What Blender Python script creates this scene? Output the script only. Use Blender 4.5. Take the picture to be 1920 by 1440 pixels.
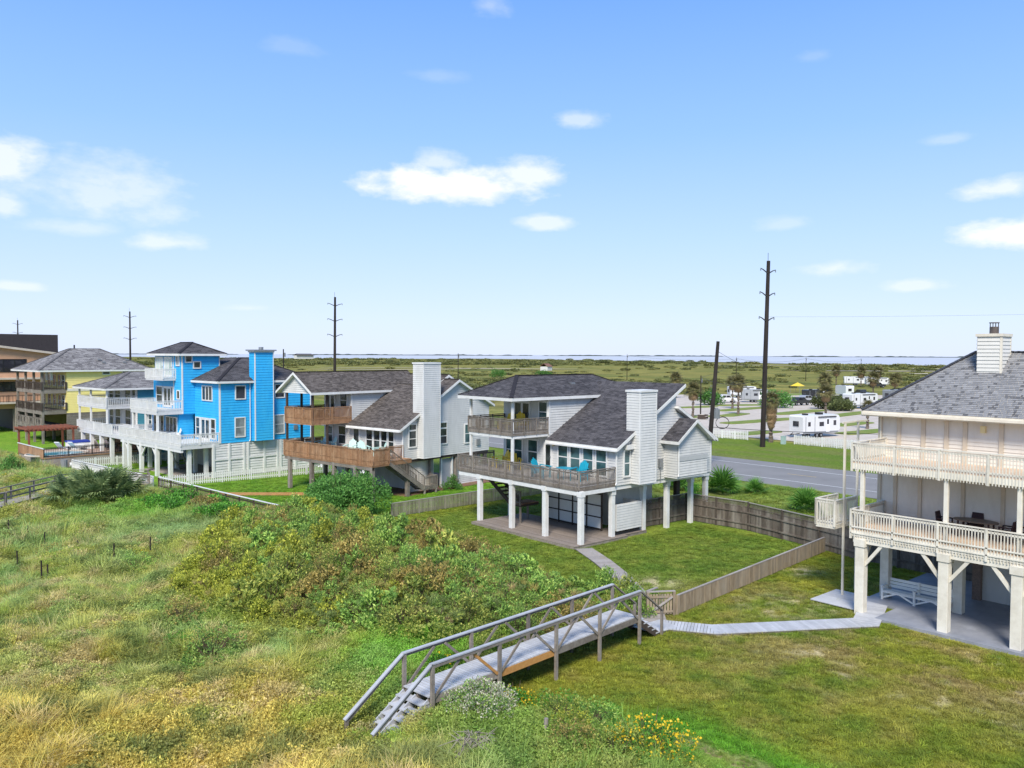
import bpy, math, random
import numpy as np
from mathutils import Vector, Matrix, Quaternion
random.seed(7); rng = np.random.default_rng(7)
for _o in list(bpy.data.objects): bpy.data.objects.remove(_o, do_unlink=True)
SC = bpy.context.scene
COL = SC.collection
R = math.radians
# ------------------------------------------------------------------ camera
# world: x = inland, y = along the coast, z = up, metres; the drone hovers at (0,0,11.5)
FPX, CAMZ, YAW = 1550.0, 11.5, R(41.3)
PITCH, ROLL = math.atan((720-665.3)/FPX), math.atan(.004)
_f0 = Vector((math.sin(YAW), math.cos(YAW), 0)); _r0 = Vector((math.cos(YAW), -math.sin(YAW), 0)); _u0 = Vector((0, 0, 1))
FW = _f0*math.cos(PITCH)-_u0*math.sin(PITCH); _up = _u0*math.cos(PITCH)+_f0*math.sin(PITCH)
RT = _r0*math.cos(ROLL)+_up*math.sin(ROLL); UP = _up*math.cos(ROLL)-_r0*math.sin(ROLL)
cam_d = bpy.data.cameras.new('camera'); cam = bpy.data.objects.new('camera', cam_d); COL.objects.link(cam)
cam.matrix_world = Matrix(((RT.x, UP.x, -FW.x, 0), (RT.y, UP.y, -FW.y, 0), (RT.z, UP.z, -FW.z, CAMZ), (0, 0, 0, 1)))
cam_d.sensor_fit = 'HORIZONTAL'; cam_d.sensor_width = 36.0; cam_d.lens = FPX*36.0/1920.0
cam_d.clip_start = .3; cam_d.clip_end = 40000
SC.camera = cam
SC.view_settings.view_transform = 'Standard'; SC.view_settings.look = 'None'
SC.view_settings.exposure = 0.84; SC.view_settings.gamma = 1.0; SC.view_settings.use_curve_mapping = False
SC.cycles.max_bounces = 6; SC.cycles.diffuse_bounces = 3; SC.cycles.glossy_bounces = 2; SC.cycles.transparent_max_bounces = 6
SC.cycles.use_denoising = True
# ------------------------------------------------------------------ sky and sun
SUN_DIR = Vector((-.60, -.50, .82)).normalized()
SUN_EL = math.asin(SUN_DIR.z); SUN_ROT = math.atan2(SUN_DIR.x, SUN_DIR.y)
SKY_STRENGTH, SUN_STRENGTH, SKY_GAIN = .12, 2.9, .73
world = bpy.data.worlds.new('World'); SC.world = world; world.use_nodes = True
NT = world.node_tree; NT.nodes.clear()
def wn(t, **k):
    n = NT.nodes.new(t)
    for a, b in k.items(): setattr(n, a, b)
    return n
def wm(op, a, b=None, c=None, clamp=False):
    n = wn('ShaderNodeMath', operation=op, use_clamp=clamp)
    for i, q in enumerate((a, b, c)):
        if q is None: continue
        if isinstance(q, (int, float)): n.inputs[i].default_value = q
        else: NT.links.new(q, n.inputs[i])
    return n.outputs[0]
sky = wn('ShaderNodeTexSky', sky_type='NISHITA', sun_disc=False)
sky.sun_elevation = SUN_EL; sky.sun_rotation = SUN_ROT
sky.altitude = 0; sky.air_density = 1.0; sky.dust_density = .35; sky.ozone_density = 2.2
tc = wn('ShaderNodeTexCoord'); sx = wn('ShaderNodeSeparateXYZ'); NT.links.new(tc.outputs['Generated'], sx.inputs[0])
AZ = wm('ARCTAN2', sx.outputs[0], sx.outputs[1]); EL = wm('ARCSINE', sx.outputs[2])
# the hazy coastal air pales the physical sky towards the horizon, the same all round
ramp_n = wn('ShaderNodeValToRGB'); els = ramp_n.color_ramp.elements
SKY_STOPS = [(0,(.565,.645,.85)),(.045,(.54,.65,.865)),(.15,(.41,.58,.87)),(.28,(.265,.47,.86)),(.44,(.16,.35,.79)),(1,(.13,.29,.63))]
while len(els) < len(SKY_STOPS): els.new(.5)
for _i, (_p, _c) in enumerate(SKY_STOPS): els[_i].position = _p; els[_i].color = (*_c, 1)
NT.links.new(wm('MULTIPLY', EL, 1/R(52), clamp=True), ramp_n.inputs[0])
air = wn('ShaderNodeVectorMath', operation='SCALE'); air.inputs['Scale'].default_value = SKY_GAIN/SKY_STRENGTH; NT.links.new(ramp_n.outputs[0], air.inputs[0])
hs = wn('ShaderNodeMixRGB'); hs.inputs[0].default_value = .92; NT.links.new(sky.outputs[0], hs.inputs[1]); NT.links.new(air.outputs[0], hs.inputs[2])
comb = wn('ShaderNodeCombineXYZ'); NT.links.new(AZ, comb.inputs[0]); NT.links.new(wm('MULTIPLY', EL, 2.0), comb.inputs[1])
def wnoise(scale, detail, rough, off):
    n = wn('ShaderNodeTexNoise'); n.inputs['Scale'].default_value = scale; n.inputs['Detail'].default_value = detail
    n.inputs['Roughness'].default_value = rough
    a = wn('ShaderNodeVectorMath', operation='ADD'); a.inputs[1].default_value = off
    NT.links.new(comb.outputs[0], a.inputs[0]); NT.links.new(a.outputs[0], n.inputs['Vector']); return n.outputs[0]
N1, N2 = wnoise(11, 7, .58, (0, 0, 0)), wnoise(34, 5, .6, (3, 1, 2))
NN = wm('ADD', wm('MULTIPLY', wm('SUBTRACT', N1, .5), 2.0), wm('MULTIPLY', wm('SUBTRACT', N2, .5), .9))
# cumulus puffs of the day: azimuth, elevation, half width, half height (degrees), brightness, thickness
CLOUDS = [(35.0,11.3,4.6,1.75,1.0,1.0),(38.6,11.4,5.6,1.9,1.0,.95),(42.2,12.1,3.4,1.5,1.0,.72),(36.5,12.9,2.6,1.0,1.0,.5),(45.8,15.7,2.3,.8,1.0,.42),(43.4,9.0,2.2,.65,1.0,.55),
          (14.5,9.6,6.0,2.6,1.0,.42),(10.0,11.0,2.8,1.9,1.0,.66),(10.0,8.6,1.8,1.2,1.0,.5),(19.0,7.0,3.4,.8,1.0,.50),(13.5,7.6,3.4,.8,1.0,.30),(10.4,3.9,1.5,.4,1.0,.42),
          (23.6,3.0,1.9,.35,1.0,.22),(72.8,7.2,3.8,1.3,1.0,.95),(71.8,9.8,2.6,1.0,1.0,.62),(62.5,5.6,2.8,.7,1.0,.48),(67.2,4.4,2.2,.5,1.0,.40),
          (59.2,8.5,2.0,.7,1.0,.22),(68.8,13.0,1.8,.5,1.0,.2),(39.6,22.6,1.9,1.2,1.0,.24),(26.5,19.4,2.4,.8,1.0,.10),(36.0,18.3,2.4,.7,1.0,.12),(61.0,18.6,1.4,.5,1.0,.1)]
mask = None
for az, el, ra, re, br, th in CLOUDS:
    dx = wm('MULTIPLY', wm('SUBTRACT', AZ, R(az)), 1/R(ra)); dy = wm('MULTIPLY', wm('SUBTRACT', EL, R(el)), 1/R(re))
    # flat bases: squeeze the lower half
    dyl = wm('MAXIMUM', dy, wm('MULTIPLY', dy, -1.35))
    d = wm('SQRT', wm('ADD', wm('MULTIPLY', dx, dx), wm('MULTIPLY', dyl, dyl)))
    k = wm('ADD', wm('SUBTRACT', 1.0, d), wm('MULTIPLY', NN, .95))
    k = wm('MULTIPLY', k, 1.5, clamp=True); k = wm('MULTIPLY', wm('POWER', k, 1.25), th)
    mask = k if mask is None else wm('MAXIMUM', mask, k)
# the same fair-weather puffs go on all round the sky, away from the view
gen = wm('MULTIPLY', wm('SUBTRACT', wnoise(5, 8, .56, (11, 4, 0)), .60), 4.0, clamp=True)
away = wm('MULTIPLY', wm('SUBTRACT', wm('ABSOLUTE', wm('SUBTRACT', AZ, YAW)), .72), 4.0, clamp=True)
gen = wm('MULTIPLY', gen, wm('MULTIPLY', away, .7)); mask = wm('MAXIMUM', mask, gen)
mix = wn('ShaderNodeMixRGB'); NT.links.new(mask, mix.inputs[0]); NT.links.new(hs.outputs[0], mix.inputs[1])
mix.inputs[2].default_value = (5.2, 5.22, 5.25, 1)
bg = wn('ShaderNodeBackground'); bg.inputs[1].default_value = SKY_STRENGTH
NT.links.new(mix.outputs[0], bg.inputs[0]); wo = wn('ShaderNodeOutputWorld'); NT.links.new(bg.outputs[0], wo.inputs[0])
sun_d = bpy.data.lights.new('sun', 'SUN'); sun = bpy.data.objects.new('sun', sun_d); COL.objects.link(sun)
sun_d.energy = SUN_STRENGTH; sun_d.angle = R(18); sun_d.color = (1, .94, .83)
sun.rotation_euler = (-SUN_DIR).to_track_quat('-Z', 'Y').to_euler(); sun.location = (-60, 30, 80)
# ------------------------------------------------------------------ helpers
class MB:
    def __init__(s): s.v = []; s.f = []; s.t = []
    def add(s, vs, fs, tone=None):
        n = len(s.v); s.v += [tuple(q) for q in vs]; s.f += [tuple(n+i for i in f) for f in fs]
        if tone is not None: s.t += [tone]*len(fs)
        return s
    def box(s, x0, x1, y0, y1, z0, z1):
        return s.add([(x0,y0,z0),(x1,y0,z0),(x1,y1,z0),(x0,y1,z0),(x0,y0,z1),(x1,y0,z1),(x1,y1,z1),(x0,y1,z1)],
              [(3,2,1,0),(4,5,6,7),(0,1,5,4),(1,2,6,5),(2,3,7,6),(3,0,4,7)])
    def beam(s, p, q, w, h, up=(0,0,1)):
        p, q, up = Vector(p), Vector(q), Vector(up); d = (q-p).normalized(); a = d.cross(up)
        if a.length < 1e-4: a = Vector((1,0,0))
        a.normalize(); b = a.cross(d).normalized(); a *= w/2; b *= h/2
        vs = [p-a-b,p+a-b,p+a+b,p-a+b,q-a-b,q+a-b,q+a+b,q-a+b]
        return s.add(vs, [(3,2,1,0),(4,5,6,7),(0,1,5,4),(1,2,6,5),(2,3,7,6),(3,0,4,7)])
    def tube(s, pts, r, n=8, cap=True):
        pts = [Vector(p) for p in pts]; rs = r if isinstance(r, (list, tuple)) else [r]*len(pts); base = len(s.v)
        for i, p in enumerate(pts):
            d = (pts[min(i+1, len(pts)-1)]-pts[max(i-1, 0)]).normalized()
            a = d.cross(Vector((0,0,1)));  a = Vector((1,0,0)) if a.length < 1e-3 else a.normalized(); b = a.cross(d)
            for k in range(n):
                t = 2*math.pi*k/n; s.v.append(tuple(p+(a*math.cos(t)+b*math.sin(t))*rs[i]))
        for i in range(len(pts)-1):
            for k in range(n):
                k2 = (k+1) % n; s.f.append((base+i*n+k, base+i*n+k2, base+(i+1)*n+k2, base+(i+1)*n+k))
        if cap: s.f.append(tuple(base+k for k in range(n))[::-1]); s.f.append(tuple(base+(len(pts)-1)*n+k for k in range(n)))
        return s
    def prism(s, poly, vec):
        n = len(poly); vec = Vector(vec); a = [Vector(p) for p in poly]; b = [p+vec for p in a]
        return s.add(a+b, [tuple(range(n))[::-1], tuple(range(n, 2*n))]+[(i, (i+1) % n, n+(i+1) % n, n+i) for i in range(n)])
    def mesh(s, name, mat):
        m = bpy.data.meshes.new(name); m.from_pydata(s.v, [], s.f)
        if s.t and len(s.t) == len(s.f):
            at = m.attributes.new('tone', 'FLOAT', 'FACE'); at.data.foreach_set('value', s.t)
        if mat is not None: m.materials.append(mat)
        return m
    def build(s, name, mat, parent=None, loc=None, rz=0):
        o = bpy.data.objects.new(name, s.mesh(name, mat)); COL.objects.link(o)
        if parent is not None: o.parent = parent
        if loc is not None: o.location = loc
        if rz: o.rotation_euler.z = rz
        return o
def tag(o, label=None, cat=None, group=None, kind=None):
    for k, v in (('label', label), ('category', cat), ('group', group), ('kind', kind)):
        if v: o[k] = v
    return o
def thing(name, label, cat, loc=(0,0,0), rz=0, group=None):
    o = bpy.data.objects.new(name, None); COL.objects.link(o); o.location = loc; o.rotation_euler.z = rz
    o.empty_display_size = .3
    return tag(o, label, cat, group)
def obj(name, mesh, parent=None, loc=None, rot=None, scale=None):
    o = bpy.data.objects.new(name, mesh); COL.objects.link(o)
    if parent is not None: o.parent = parent
    if loc is not None: o.location = loc
    if rot is not None: o.rotation_euler = rot
    if scale is not None: o.scale = scale
    return o
_UC = {}
def piece(name, mat, parent, x0, x1, y0, y1, z0, z1):
    k = mat.name
    if k not in _UC: _UC[k] = MB().box(-.5,.5,-.5,.5,-.5,.5).mesh('block', mat)
    return obj(name, _UC[k], parent, ((x0+x1)/2,(y0+y1)/2,(z0+z1)/2), None, (abs(x1-x0),abs(y1-y0),abs(z1-z0)))
def rpiece(name, mat, parent, p, q, w, h):
    """a bar from p to q (local), width w, height h, sharing the unit block"""
    k = mat.name
    if k not in _UC: _UC[k] = MB().box(-.5,.5,-.5,.5,-.5,.5).mesh('block', mat)
    p, q = Vector(p), Vector(q); d = q-p; o = obj(name, _UC[k], parent)
    x = d.normalized(); y = Vector((0,0,1)).cross(x); y = Vector((0,1,0)) if y.length < 1e-4 else y.normalized(); z = x.cross(y)
    o.matrix_local = Matrix.Translation((p+q)/2) @ Matrix((x, y, z)).transposed().to_4x4() @ Matrix.Diagonal((d.length, w, h, 1))
    return o
def copy_tree(o, parent=None):
    c = o.copy(); COL.objects.link(c); c.parent = parent
    for ch in list(o.children): copy_tree(ch, c)
    return c
# ------------------------------------------------------------------ noise (numpy)
def _hash(ix, iy, s):
    h = (ix.astype(np.int64)*374761393 + iy.astype(np.int64)*668265263 + s*974711) & 0x7fffffff
    h = ((h ^ (h >> 13))*1274126177) & 0x7fffffff
    return ((h ^ (h >> 16)) & 0xffff)/65535.0
def vnoise(x, y, s=0):
    x = np.asarray(x, float); y = np.asarray(y, float)
    ix, iy = np.floor(x).astype(int), np.floor(y).astype(int); fx, fy = x-ix, y-iy
    fx = fx*fx*(3-2*fx); fy = fy*fy*(3-2*fy)
    a = _hash(ix,iy,s)*(1-fx)+_hash(ix+1,iy,s)*fx; b = _hash(ix,iy+1,s)*(1-fx)+_hash(ix+1,iy+1,s)*fx
    return a*(1-fy)+b*fy
def fbm(x, y, s=0, o=4):
    t = 0; a = .5; n = 0
    for i in range(o):
        t = t+a*vnoise(np.asarray(x)*2**i, np.asarray(y)*2**i, s+i*17); n += a; a *= .5
    return t/n
def sstep(a, b, x): t = np.clip((np.asarray(x, float)-a)/(b-a), 0, 1); return t*t*(3-2*t)
# ------------------------------------------------------------------ materials
M = {}
def _nodes(name):
    m = bpy.data.materials.new(name); m.use_nodes = True; n = m.node_tree.nodes
    return m, m.node_tree, n['Principled BSDF'], n, m.node_tree.links
def ramp(n, stops):
    r = n.new('ShaderNodeValToRGB'); e = r.color_ramp.elements
    while len(e) < len(stops): e.new(.5)
    for i, (p, c) in enumerate(stops): e[i].position = p; e[i].color = (*c, 1)
    return r
def mat(name, c1, c2=None, rough=.6, scale=4.0, detail=5, rand=0.0, bump=0.0, bscale=60, metal=0, spec=.3, stretch=(1,1,1), dirt=None, dirt_scale=1.2):
    """paint / wood / metal: two tones broken up by noise, tone shifts from object to object, optional dirt blotches and fine relief"""
    m, t, b, n, L = _nodes(name); c2 = c2 or tuple(x*.85 for x in c1)
    geo = n.new('ShaderNodeNewGeometry'); mp = n.new('ShaderNodeMapping'); mp.inputs['Scale'].default_value = stretch
    L.new(geo.outputs['Position'], mp.inputs['Vector'])
    nz = n.new('ShaderNodeTexNoise'); nz.inputs['Scale'].default_value = scale; nz.inputs['Detail'].default_value = detail; nz.inputs['Roughness'].default_value = .62
    L.new(mp.outputs[0], nz.inputs['Vector'])
    r = ramp(n, [(.3, c2), (.7, c1)]); L.new(nz.outputs[0], r.inputs[0]); c = r.outputs[0]
    if dirt:
        d = n.new('ShaderNodeTexNoise'); d.inputs['Scale'].default_value = dirt_scale; d.inputs['Detail'].default_value = 8; d.inputs['Roughness'].default_value = .7
        L.new(mp.outputs[0], d.inputs['Vector'])
        dr = ramp(n, [(.45, (0,0,0)), (.75, (1,1,1))]); L.new(d.outputs[0], dr.inputs[0])
        mx = n.new('ShaderNodeMixRGB'); mx.inputs[2].default_value = (*dirt, 1); L.new(dr.outputs[0], mx.inputs[0]); L.new(c, mx.inputs[1]); c = mx.outputs[0]
    if rand:
        oi = n.new('ShaderNodeObjectInfo'); mr = n.new('ShaderNodeMapRange'); mr.inputs[3].default_value = 1-rand; mr.inputs[4].default_value = 1+rand
        L.new(oi.outputs['Random'], mr.inputs[0]); mx = n.new('ShaderNodeVectorMath'); mx.operation = 'SCALE'
        L.new(c, mx.inputs[0]); L.new(mr.outputs[0], mx.inputs['Scale']); c = mx.outputs[0]
    L.new(c, b.inputs['Base Color']); b.inputs['Roughness'].default_value = rough; b.inputs['Metallic'].default_value = metal
    b.inputs['Specular IOR Level'].default_value = spec
    if bump:
        bn = n.new('ShaderNodeTexNoise'); bn.inputs['Scale'].default_value = bscale; bn.inputs['Detail'].default_value = 3; L.new(mp.outputs[0], bn.inputs['Vector'])
        bp = n.new('ShaderNodeBump'); bp.inputs['Strength'].default_value = bump; bp.inputs['Distance'].default_value = .01
        L.new(bn.outputs[0], bp.inputs['Height']); L.new(bp.outputs[0], b.inputs['Normal'])
    M[name] = m; return m
def leaf_mat(name, stops, trans=.3, attr='tone', inst=False, rough=.55):
    """foliage: tone attribute picks the colour of each leaf, light passes through the blades"""
    m, t, b, n, L = _nodes(name)
    if inst:
        a = n.new('ShaderNodeAttribute'); a.attribute_type = 'INSTANCER'; a.attribute_name = 'tint'
        a2 = n.new('ShaderNodeAttribute'); a2.attribute_name = 'tone'
        oi = n.new('ShaderNodeObjectInfo')
        mr = n.new('ShaderNodeMapRange'); mr.inputs[3].default_value = .72; mr.inputs[4].default_value = 1.3; L.new(a2.outputs['Fac'], mr.inputs[0])
        mr2 = n.new('ShaderNodeMapRange'); mr2.inputs[3].default_value = .8; mr2.inputs[4].default_value = 1.2; L.new(oi.outputs['Random'], mr2.inputs[0])
        mm = n.new('ShaderNodeMath'); mm.operation = 'MULTIPLY'; L.new(mr.outputs[0], mm.inputs[0]); L.new(mr2.outputs[0], mm.inputs[1])
        sc = n.new('ShaderNodeVectorMath'); sc.operation = 'SCALE'; L.new(a.outputs['Color'], sc.inputs[0]); L.new(mm.outputs[0], sc.inputs['Scale']); c = sc.outputs[0]
    else:
        a = n.new('ShaderNodeAttribute'); a.attribute_name = attr; r = ramp(n, stops); L.new(a.outputs['Fac'], r.inputs[0]); c = r.outputs[0]
        oi = n.new('ShaderNodeObjectInfo'); mr2 = n.new('ShaderNodeMapRange'); mr2.inputs[3].default_value = .82; mr2.inputs[4].default_value = 1.18; L.new(oi.outputs['Random'], mr2.inputs[0])
        sc = n.new('ShaderNodeVectorMath'); sc.operation = 'SCALE'; L.new(c, sc.inputs[0]); L.new(mr2.outputs[0], sc.inputs['Scale']); c = sc.outputs[0]
    L.new(c, b.inputs['Base Color']); b.inputs['Roughness'].default_value = rough; b.inputs['Specular IOR Level'].default_value = .25
    tr = n.new('ShaderNodeBsdfTranslucent'); L.new(c, tr.inputs[0]); mx = n.new('ShaderNodeMixShader'); mx.inputs[0].default_value = trans
    L.new(b.outputs[0], mx.inputs[1]); L.new(tr.outputs[0], mx.inputs[2]); L.new(mx.outputs[0], n['Material Output'].inputs[0])
    M[name] = m; return m
def shingle_mat(name, stops):
    m, t, b, n, L = _nodes(name); a = n.new('ShaderNodeAttribute'); a.attribute_name = 'tone'
    geo = n.new('ShaderNodeNewGeometry'); nz = n.new('ShaderNodeTexNoise'); nz.inputs['Scale'].default_value = 45; nz.inputs['Detail'].default_value = 4; L.new(geo.outputs['Position'], nz.inputs['Vector'])
    nl = n.new('ShaderNodeTexNoise'); nl.inputs['Scale'].default_value = .5; nl.inputs['Detail'].default_value = 5; L.new(geo.outputs['Position'], nl.inputs['Vector'])
    s1 = n.new('ShaderNodeMath'); s1.operation = 'MULTIPLY_ADD'; s1.inputs[1].default_value = .5; L.new(nz.outputs[0], s1.inputs[0]); L.new(a.outputs['Fac'], s1.inputs[2])
    s2 = n.new('ShaderNodeMath'); s2.operation = 'MULTIPLY_ADD'; s2.inputs[1].default_value = .45; L.new(nl.outputs[0], s2.inputs[0]); L.new(s1.outputs[0], s2.inputs[2])
    s3 = n.new('ShaderNodeMath'); s3.operation = 'SUBTRACT'; s3.inputs[1].default_value = .47; L.new(s2.outputs[0], s3.inputs[0])
    r = ramp(n, stops); L.new(s3.outputs[0], r.inputs[0]); L.new(r.outputs[0], b.inputs['Base Color'])
    b.inputs['Roughness'].default_value = .9; b.inputs['Specular IOR Level'].default_value = .2
    bp = n.new('ShaderNodeBump'); bp.inputs['Strength'].default_value = .4; bp.inputs['Distance'].default_value = .01; L.new(nz.outputs[0], bp.inputs['Height']); L.new(bp.outputs[0], b.inputs['Normal'])
    M[name] = m; return m
def glass_mat(name, c1, c2, scale=.9):
    """window glass by day: dark room and blinds behind a clear reflecting sheet"""
    m, t, b, n, L = _nodes(name); geo = n.new('ShaderNodeNewGeometry')
    nz = n.new('ShaderNodeTexNoise'); nz.inputs['Scale'].default_value = scale; nz.inputs['Detail'].default_value = 2; L.new(geo.outputs['Position'], nz.inputs['Vector'])
    r = ramp(n, [(.42, c1), (.6, c2)]); L.new(nz.outputs[0], r.inputs[0]); L.new(r.outputs[0], b.inputs['Base Color'])
    b.inputs['Roughness'].default_value = .06; b.inputs['Specular IOR Level'].default_value = .6; b.inputs['IOR'].default_value = 1.5
    w = n.new('ShaderNodeTexNoise'); w.inputs['Scale'].default_value = 1.5; L.new(geo.outputs['Position'], w.inputs['Vector'])
    bp = n.new('ShaderNodeBump'); bp.inputs['Strength'].default_value = .06; bp.inputs['Distance'].default_value = .05; L.new(w.outputs[0], bp.inputs['Height']); L.new(bp.outputs[0], b.inputs['Normal'])
    M[name] = m; return m
mat('white_paint', (.74,.735,.72), (.67,.665,.65), rough=.5, rand=.03, dirt=(.57,.56,.53))
mat('white_siding', (.66,.655,.635), (.60,.595,.575), rough=.55, scale=2, dirt=(.52,.515,.49), stretch=(1,1,.35))
mat('grey_siding', (.62,.615,.595), (.56,.555,.535), rough=.55, scale=2, dirt=(.48,.475,.455), stretch=(1,1,.35))
mat('cream_siding', (.78,.72,.63), (.72,.66,.57), rough=.6, scale=2, dirt=(.64,.57,.48), stretch=(1,1,.3))
mat('cream_trim', (.75,.69,.58), (.69,.625,.515), rough=.55, rand=.03, dirt=(.58,.52,.42))
mat('cream_wood', (.74,.70,.61), (.66,.615,.525), rough=.6, rand=.06, dirt=(.54,.495,.41))
mat('cream_floor', (.66,.50,.36), (.56,.41,.29), rough=.7, rand=.08, dirt=(.42,.31,.23))
mat('cream_batten', (.62,.53,.41), (.56,.47,.36), rough=.6, rand=.03)
mat('blue_siding', (.035,.42,.80), (.025,.36,.73), rough=.5, scale=3, dirt=(.05,.45,.77), stretch=(1,1,.4))
mat('teal_siding', (.06,.25,.33), (.05,.21,.28), rough=.55, scale=2)
mat('yellow_siding', (.88,.73,.27), (.82,.67,.24), rough=.55, scale=2, dirt=(.78,.64,.26))
mat('tan_siding', (.58,.34,.21), (.52,.30,.18), rough=.6, scale=1.5, dirt=(.47,.28,.18))
mat('dark_panel', (.05,.042,.042), (.036,.03,.03), rough=.6)
mat('weathered_wood', (.245,.21,.18), (.145,.122,.102), rough=.85, scale=9, rand=.22, bump=.3, dirt=(.30,.27,.235))
mat('grey_deck', (.36,.33,.31), (.27,.245,.23), rough=.85, scale=7, rand=.14, bump=.2, dirt=(.30,.25,.21))
mat('brown_deck_wood', (.37,.20,.105), (.24,.125,.065), rough=.75, scale=6, rand=.22, bump=.2, dirt=(.43,.27,.16))
mat('dark_wood', (.075,.055,.045), (.045,.034,.028), rough=.8, scale=8, rand=.15)
mat('fence_wood', (.165,.135,.11), (.095,.076,.062), rough=.9, scale=5, rand=.25, bump=.3, stretch=(1,1,.25), dirt=(.27,.245,.21))
mat('picket_wood', (.34,.27,.19), (.22,.165,.11), rough=.88, scale=6, rand=.2, stretch=(1,1,.3), dirt=(.24,.215,.175))
mat('mossy_wood', (.26,.25,.18), (.155,.15,.10), rough=.9, scale=5, rand=.22, stretch=(1,1,.3), dirt=(.34,.32,.27))
mat('fresh_wood', (.52,.27,.09), (.42,.20,.06), rough=.7, scale=8, rand=.08)
mat('grey_paint', (.45,.455,.48), (.37,.375,.40), rough=.55, scale=5, rand=.06, dirt=(.30,.30,.32))
mat('grey_plank', (.50,.50,.515), (.43,.43,.445), rough=.55, scale=6, rand=.11, dirt=(.37,.375,.40))
mat('grey_slab', (.30,.31,.35), (.24,.25,.285), rough=.5, scale=1.5, dirt=(.19,.20,.23))
mat('patio_wood', (.27,.225,.195), (.20,.165,.14), rough=.85, scale=7, rand=.14, bump=.2, dirt=(.22,.175,.14))
mat('concrete', (.56,.49,.42), (.47,.405,.34), rough=.85, scale=.35, detail=9, dirt=(.39,.335,.28), dirt_scale=.6)
mat('house_slab', (.40,.355,.32), (.30,.265,.235), rough=.85, scale=.8, dirt=(.23,.19,.16))
mat('red_slab', (.24,.12,.085), (.17,.09,.065), rough=.8, scale=1.2)
mat('asphalt', (.245,.235,.228), (.195,.188,.183), rough=.88, scale=.7, detail=9, bump=.2, bscale=40, dirt=(.16,.155,.15), dirt_scale=.35)
mat('road_white', (.68,.68,.66), (.50,.50,.49), rough=.7, scale=6)
mat('road_yellow', (.56,.40,.14), (.42,.31,.13), rough=.7, scale=6)
mat('pole_wood', (.032,.025,.023), (.018,.014,.013), rough=.9, scale=5, stretch=(1,1,.15), dirt=(.05,.04,.035))
mat('grey_metal', (.33,.34,.35), (.26,.27,.28), rough=.4, metal=.6)
mat('black_metal', (.02,.02,.02), (.015,.015,.015), rough=.45)
mat('wire_black', (.03,.03,.03), rough=.6)
mat('rv_white', (.70,.70,.70), (.64,.64,.64), rough=.3, spec=.5)
mat('rv_grey', (.24,.25,.27), (.20,.21,.22), rough=.4)
mat('tyre', (.02,.02,.021), rough=.85)
mat('truck_paint', (.035,.037,.04), (.03,.031,.034), rough=.2, spec=.6)
mat('silver_paint', (.45,.46,.48), (.40,.41,.43), rough=.25, spec=.6, metal=.3)
mat('yellow_plastic', (.80,.56,.05), (.72,.49,.04), rough=.45)
mat('aqua_plastic', (.012,.29,.40), (.01,.25,.35), rough=.4)
mat('mint_plastic', (.55,.75,.70), (.48,.68,.63), rough=.45)
mat('white_plastic', (.80,.80,.79), (.74,.74,.73), rough=.4)
mat('wicker', (.055,.03,.032), (.035,.02,.022), rough=.7, scale=30)
mat('red_wood', (.27,.09,.05), (.19,.065,.038), rough=.7, rand=.1)
mat('blue_cover', (.02,.05,.33), (.015,.04,.27), rough=.6)
mat('pool_water', (.05,.36,.47), (.04,.30,.42), rough=.08, spec=.6, scale=2)
mat('pale_sand', (.60,.52,.42), (.50,.43,.34), rough=.95, scale=.15)
mat('trunk_bark', (.20,.16,.125), (.12,.095,.075), rough=.95, scale=6, bump=.4, bscale=20)
mat('palm_dead', (.30,.19,.095), (.19,.115,.06), rough=.9, scale=4)
mat('stem_brown', (.12,.085,.055), (.075,.055,.035), rough=.9)
mat('lamp_cream', (.80,.66,.36), (.74,.6,.3), rough=.4)
mat('far_land', (.06,.075,.055), (.045,.058,.045), rough=.95, scale=.004)
glass_mat('window_glass', (.018,.024,.026), (.07,.085,.085))
glass_mat('teal_glass', (.02,.055,.062), (.075,.145,.15))
glass_mat('blind_glass', (.16,.18,.18), (.30,.33,.33))
shingle_mat('charcoal_shingle', [(0,(.034,.032,.035)),(.5,(.078,.073,.078)),(1,(.135,.126,.132))])
shingle_mat('brown_shingle', [(0,(.048,.041,.037)),(.5,(.105,.089,.080)),(1,(.185,.16,.145))])
shingle_mat('grey_shingle', [(0,(.10,.10,.107)),(.35,(.17,.17,.176)),(.6,(.235,.234,.24)),(1,(.315,.312,.315))])
shingle_mat('old_shingle', [(0,(.085,.08,.082)),(.5,(.19,.18,.18)),(1,(.34,.325,.32))])
leaf_mat('myrtle_leaf', [(0,(.042,.11,.026)),(.5,(.105,.265,.052)),(1,(.25,.47,.11))])
leaf_mat('olive_leaf', [(0,(0.088,0.138,0.029)),(.35,(0.209,0.287,0.058)),(.7,(0.462,0.494,0.100)),(1,(0.770,0.690,0.210))])
leaf_mat('sage_leaf', [(0,(0.067,0.144,0.032)),(.4,(0.185,0.333,0.068)),(.75,(0.426,0.598,0.121)),(1,(0.694,0.782,0.231))])
leaf_mat('lime_leaf', [(0,(0.099,0.143,0.022)),(.4,(0.286,0.330,0.045)),(.8,(0.638,0.638,0.090)),(1,(0.814,0.770,0.160))])
leaf_mat('rust_leaf', [(0,(0.111,0.102,0.034)),(.4,(0.286,0.243,0.069)),(.75,(0.546,0.422,0.127)),(1,(0.780,0.589,0.230))])
leaf_mat('vine_leaf', [(0,(0.034,0.122,0.019)),(.5,(0.101,0.309,0.035)),(1,(0.237,0.536,0.070))])
leaf_mat('palm_leaf', [(0,(0.052,0.085,0.031)),(.5,(0.124,0.182,0.066)),(1,(0.325,0.403,0.168))])
leaf_mat('bright_palm', [(0,(.03,.09,.015)),(.5,(.08,.21,.03)),(1,(.19,.38,.065))])
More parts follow.
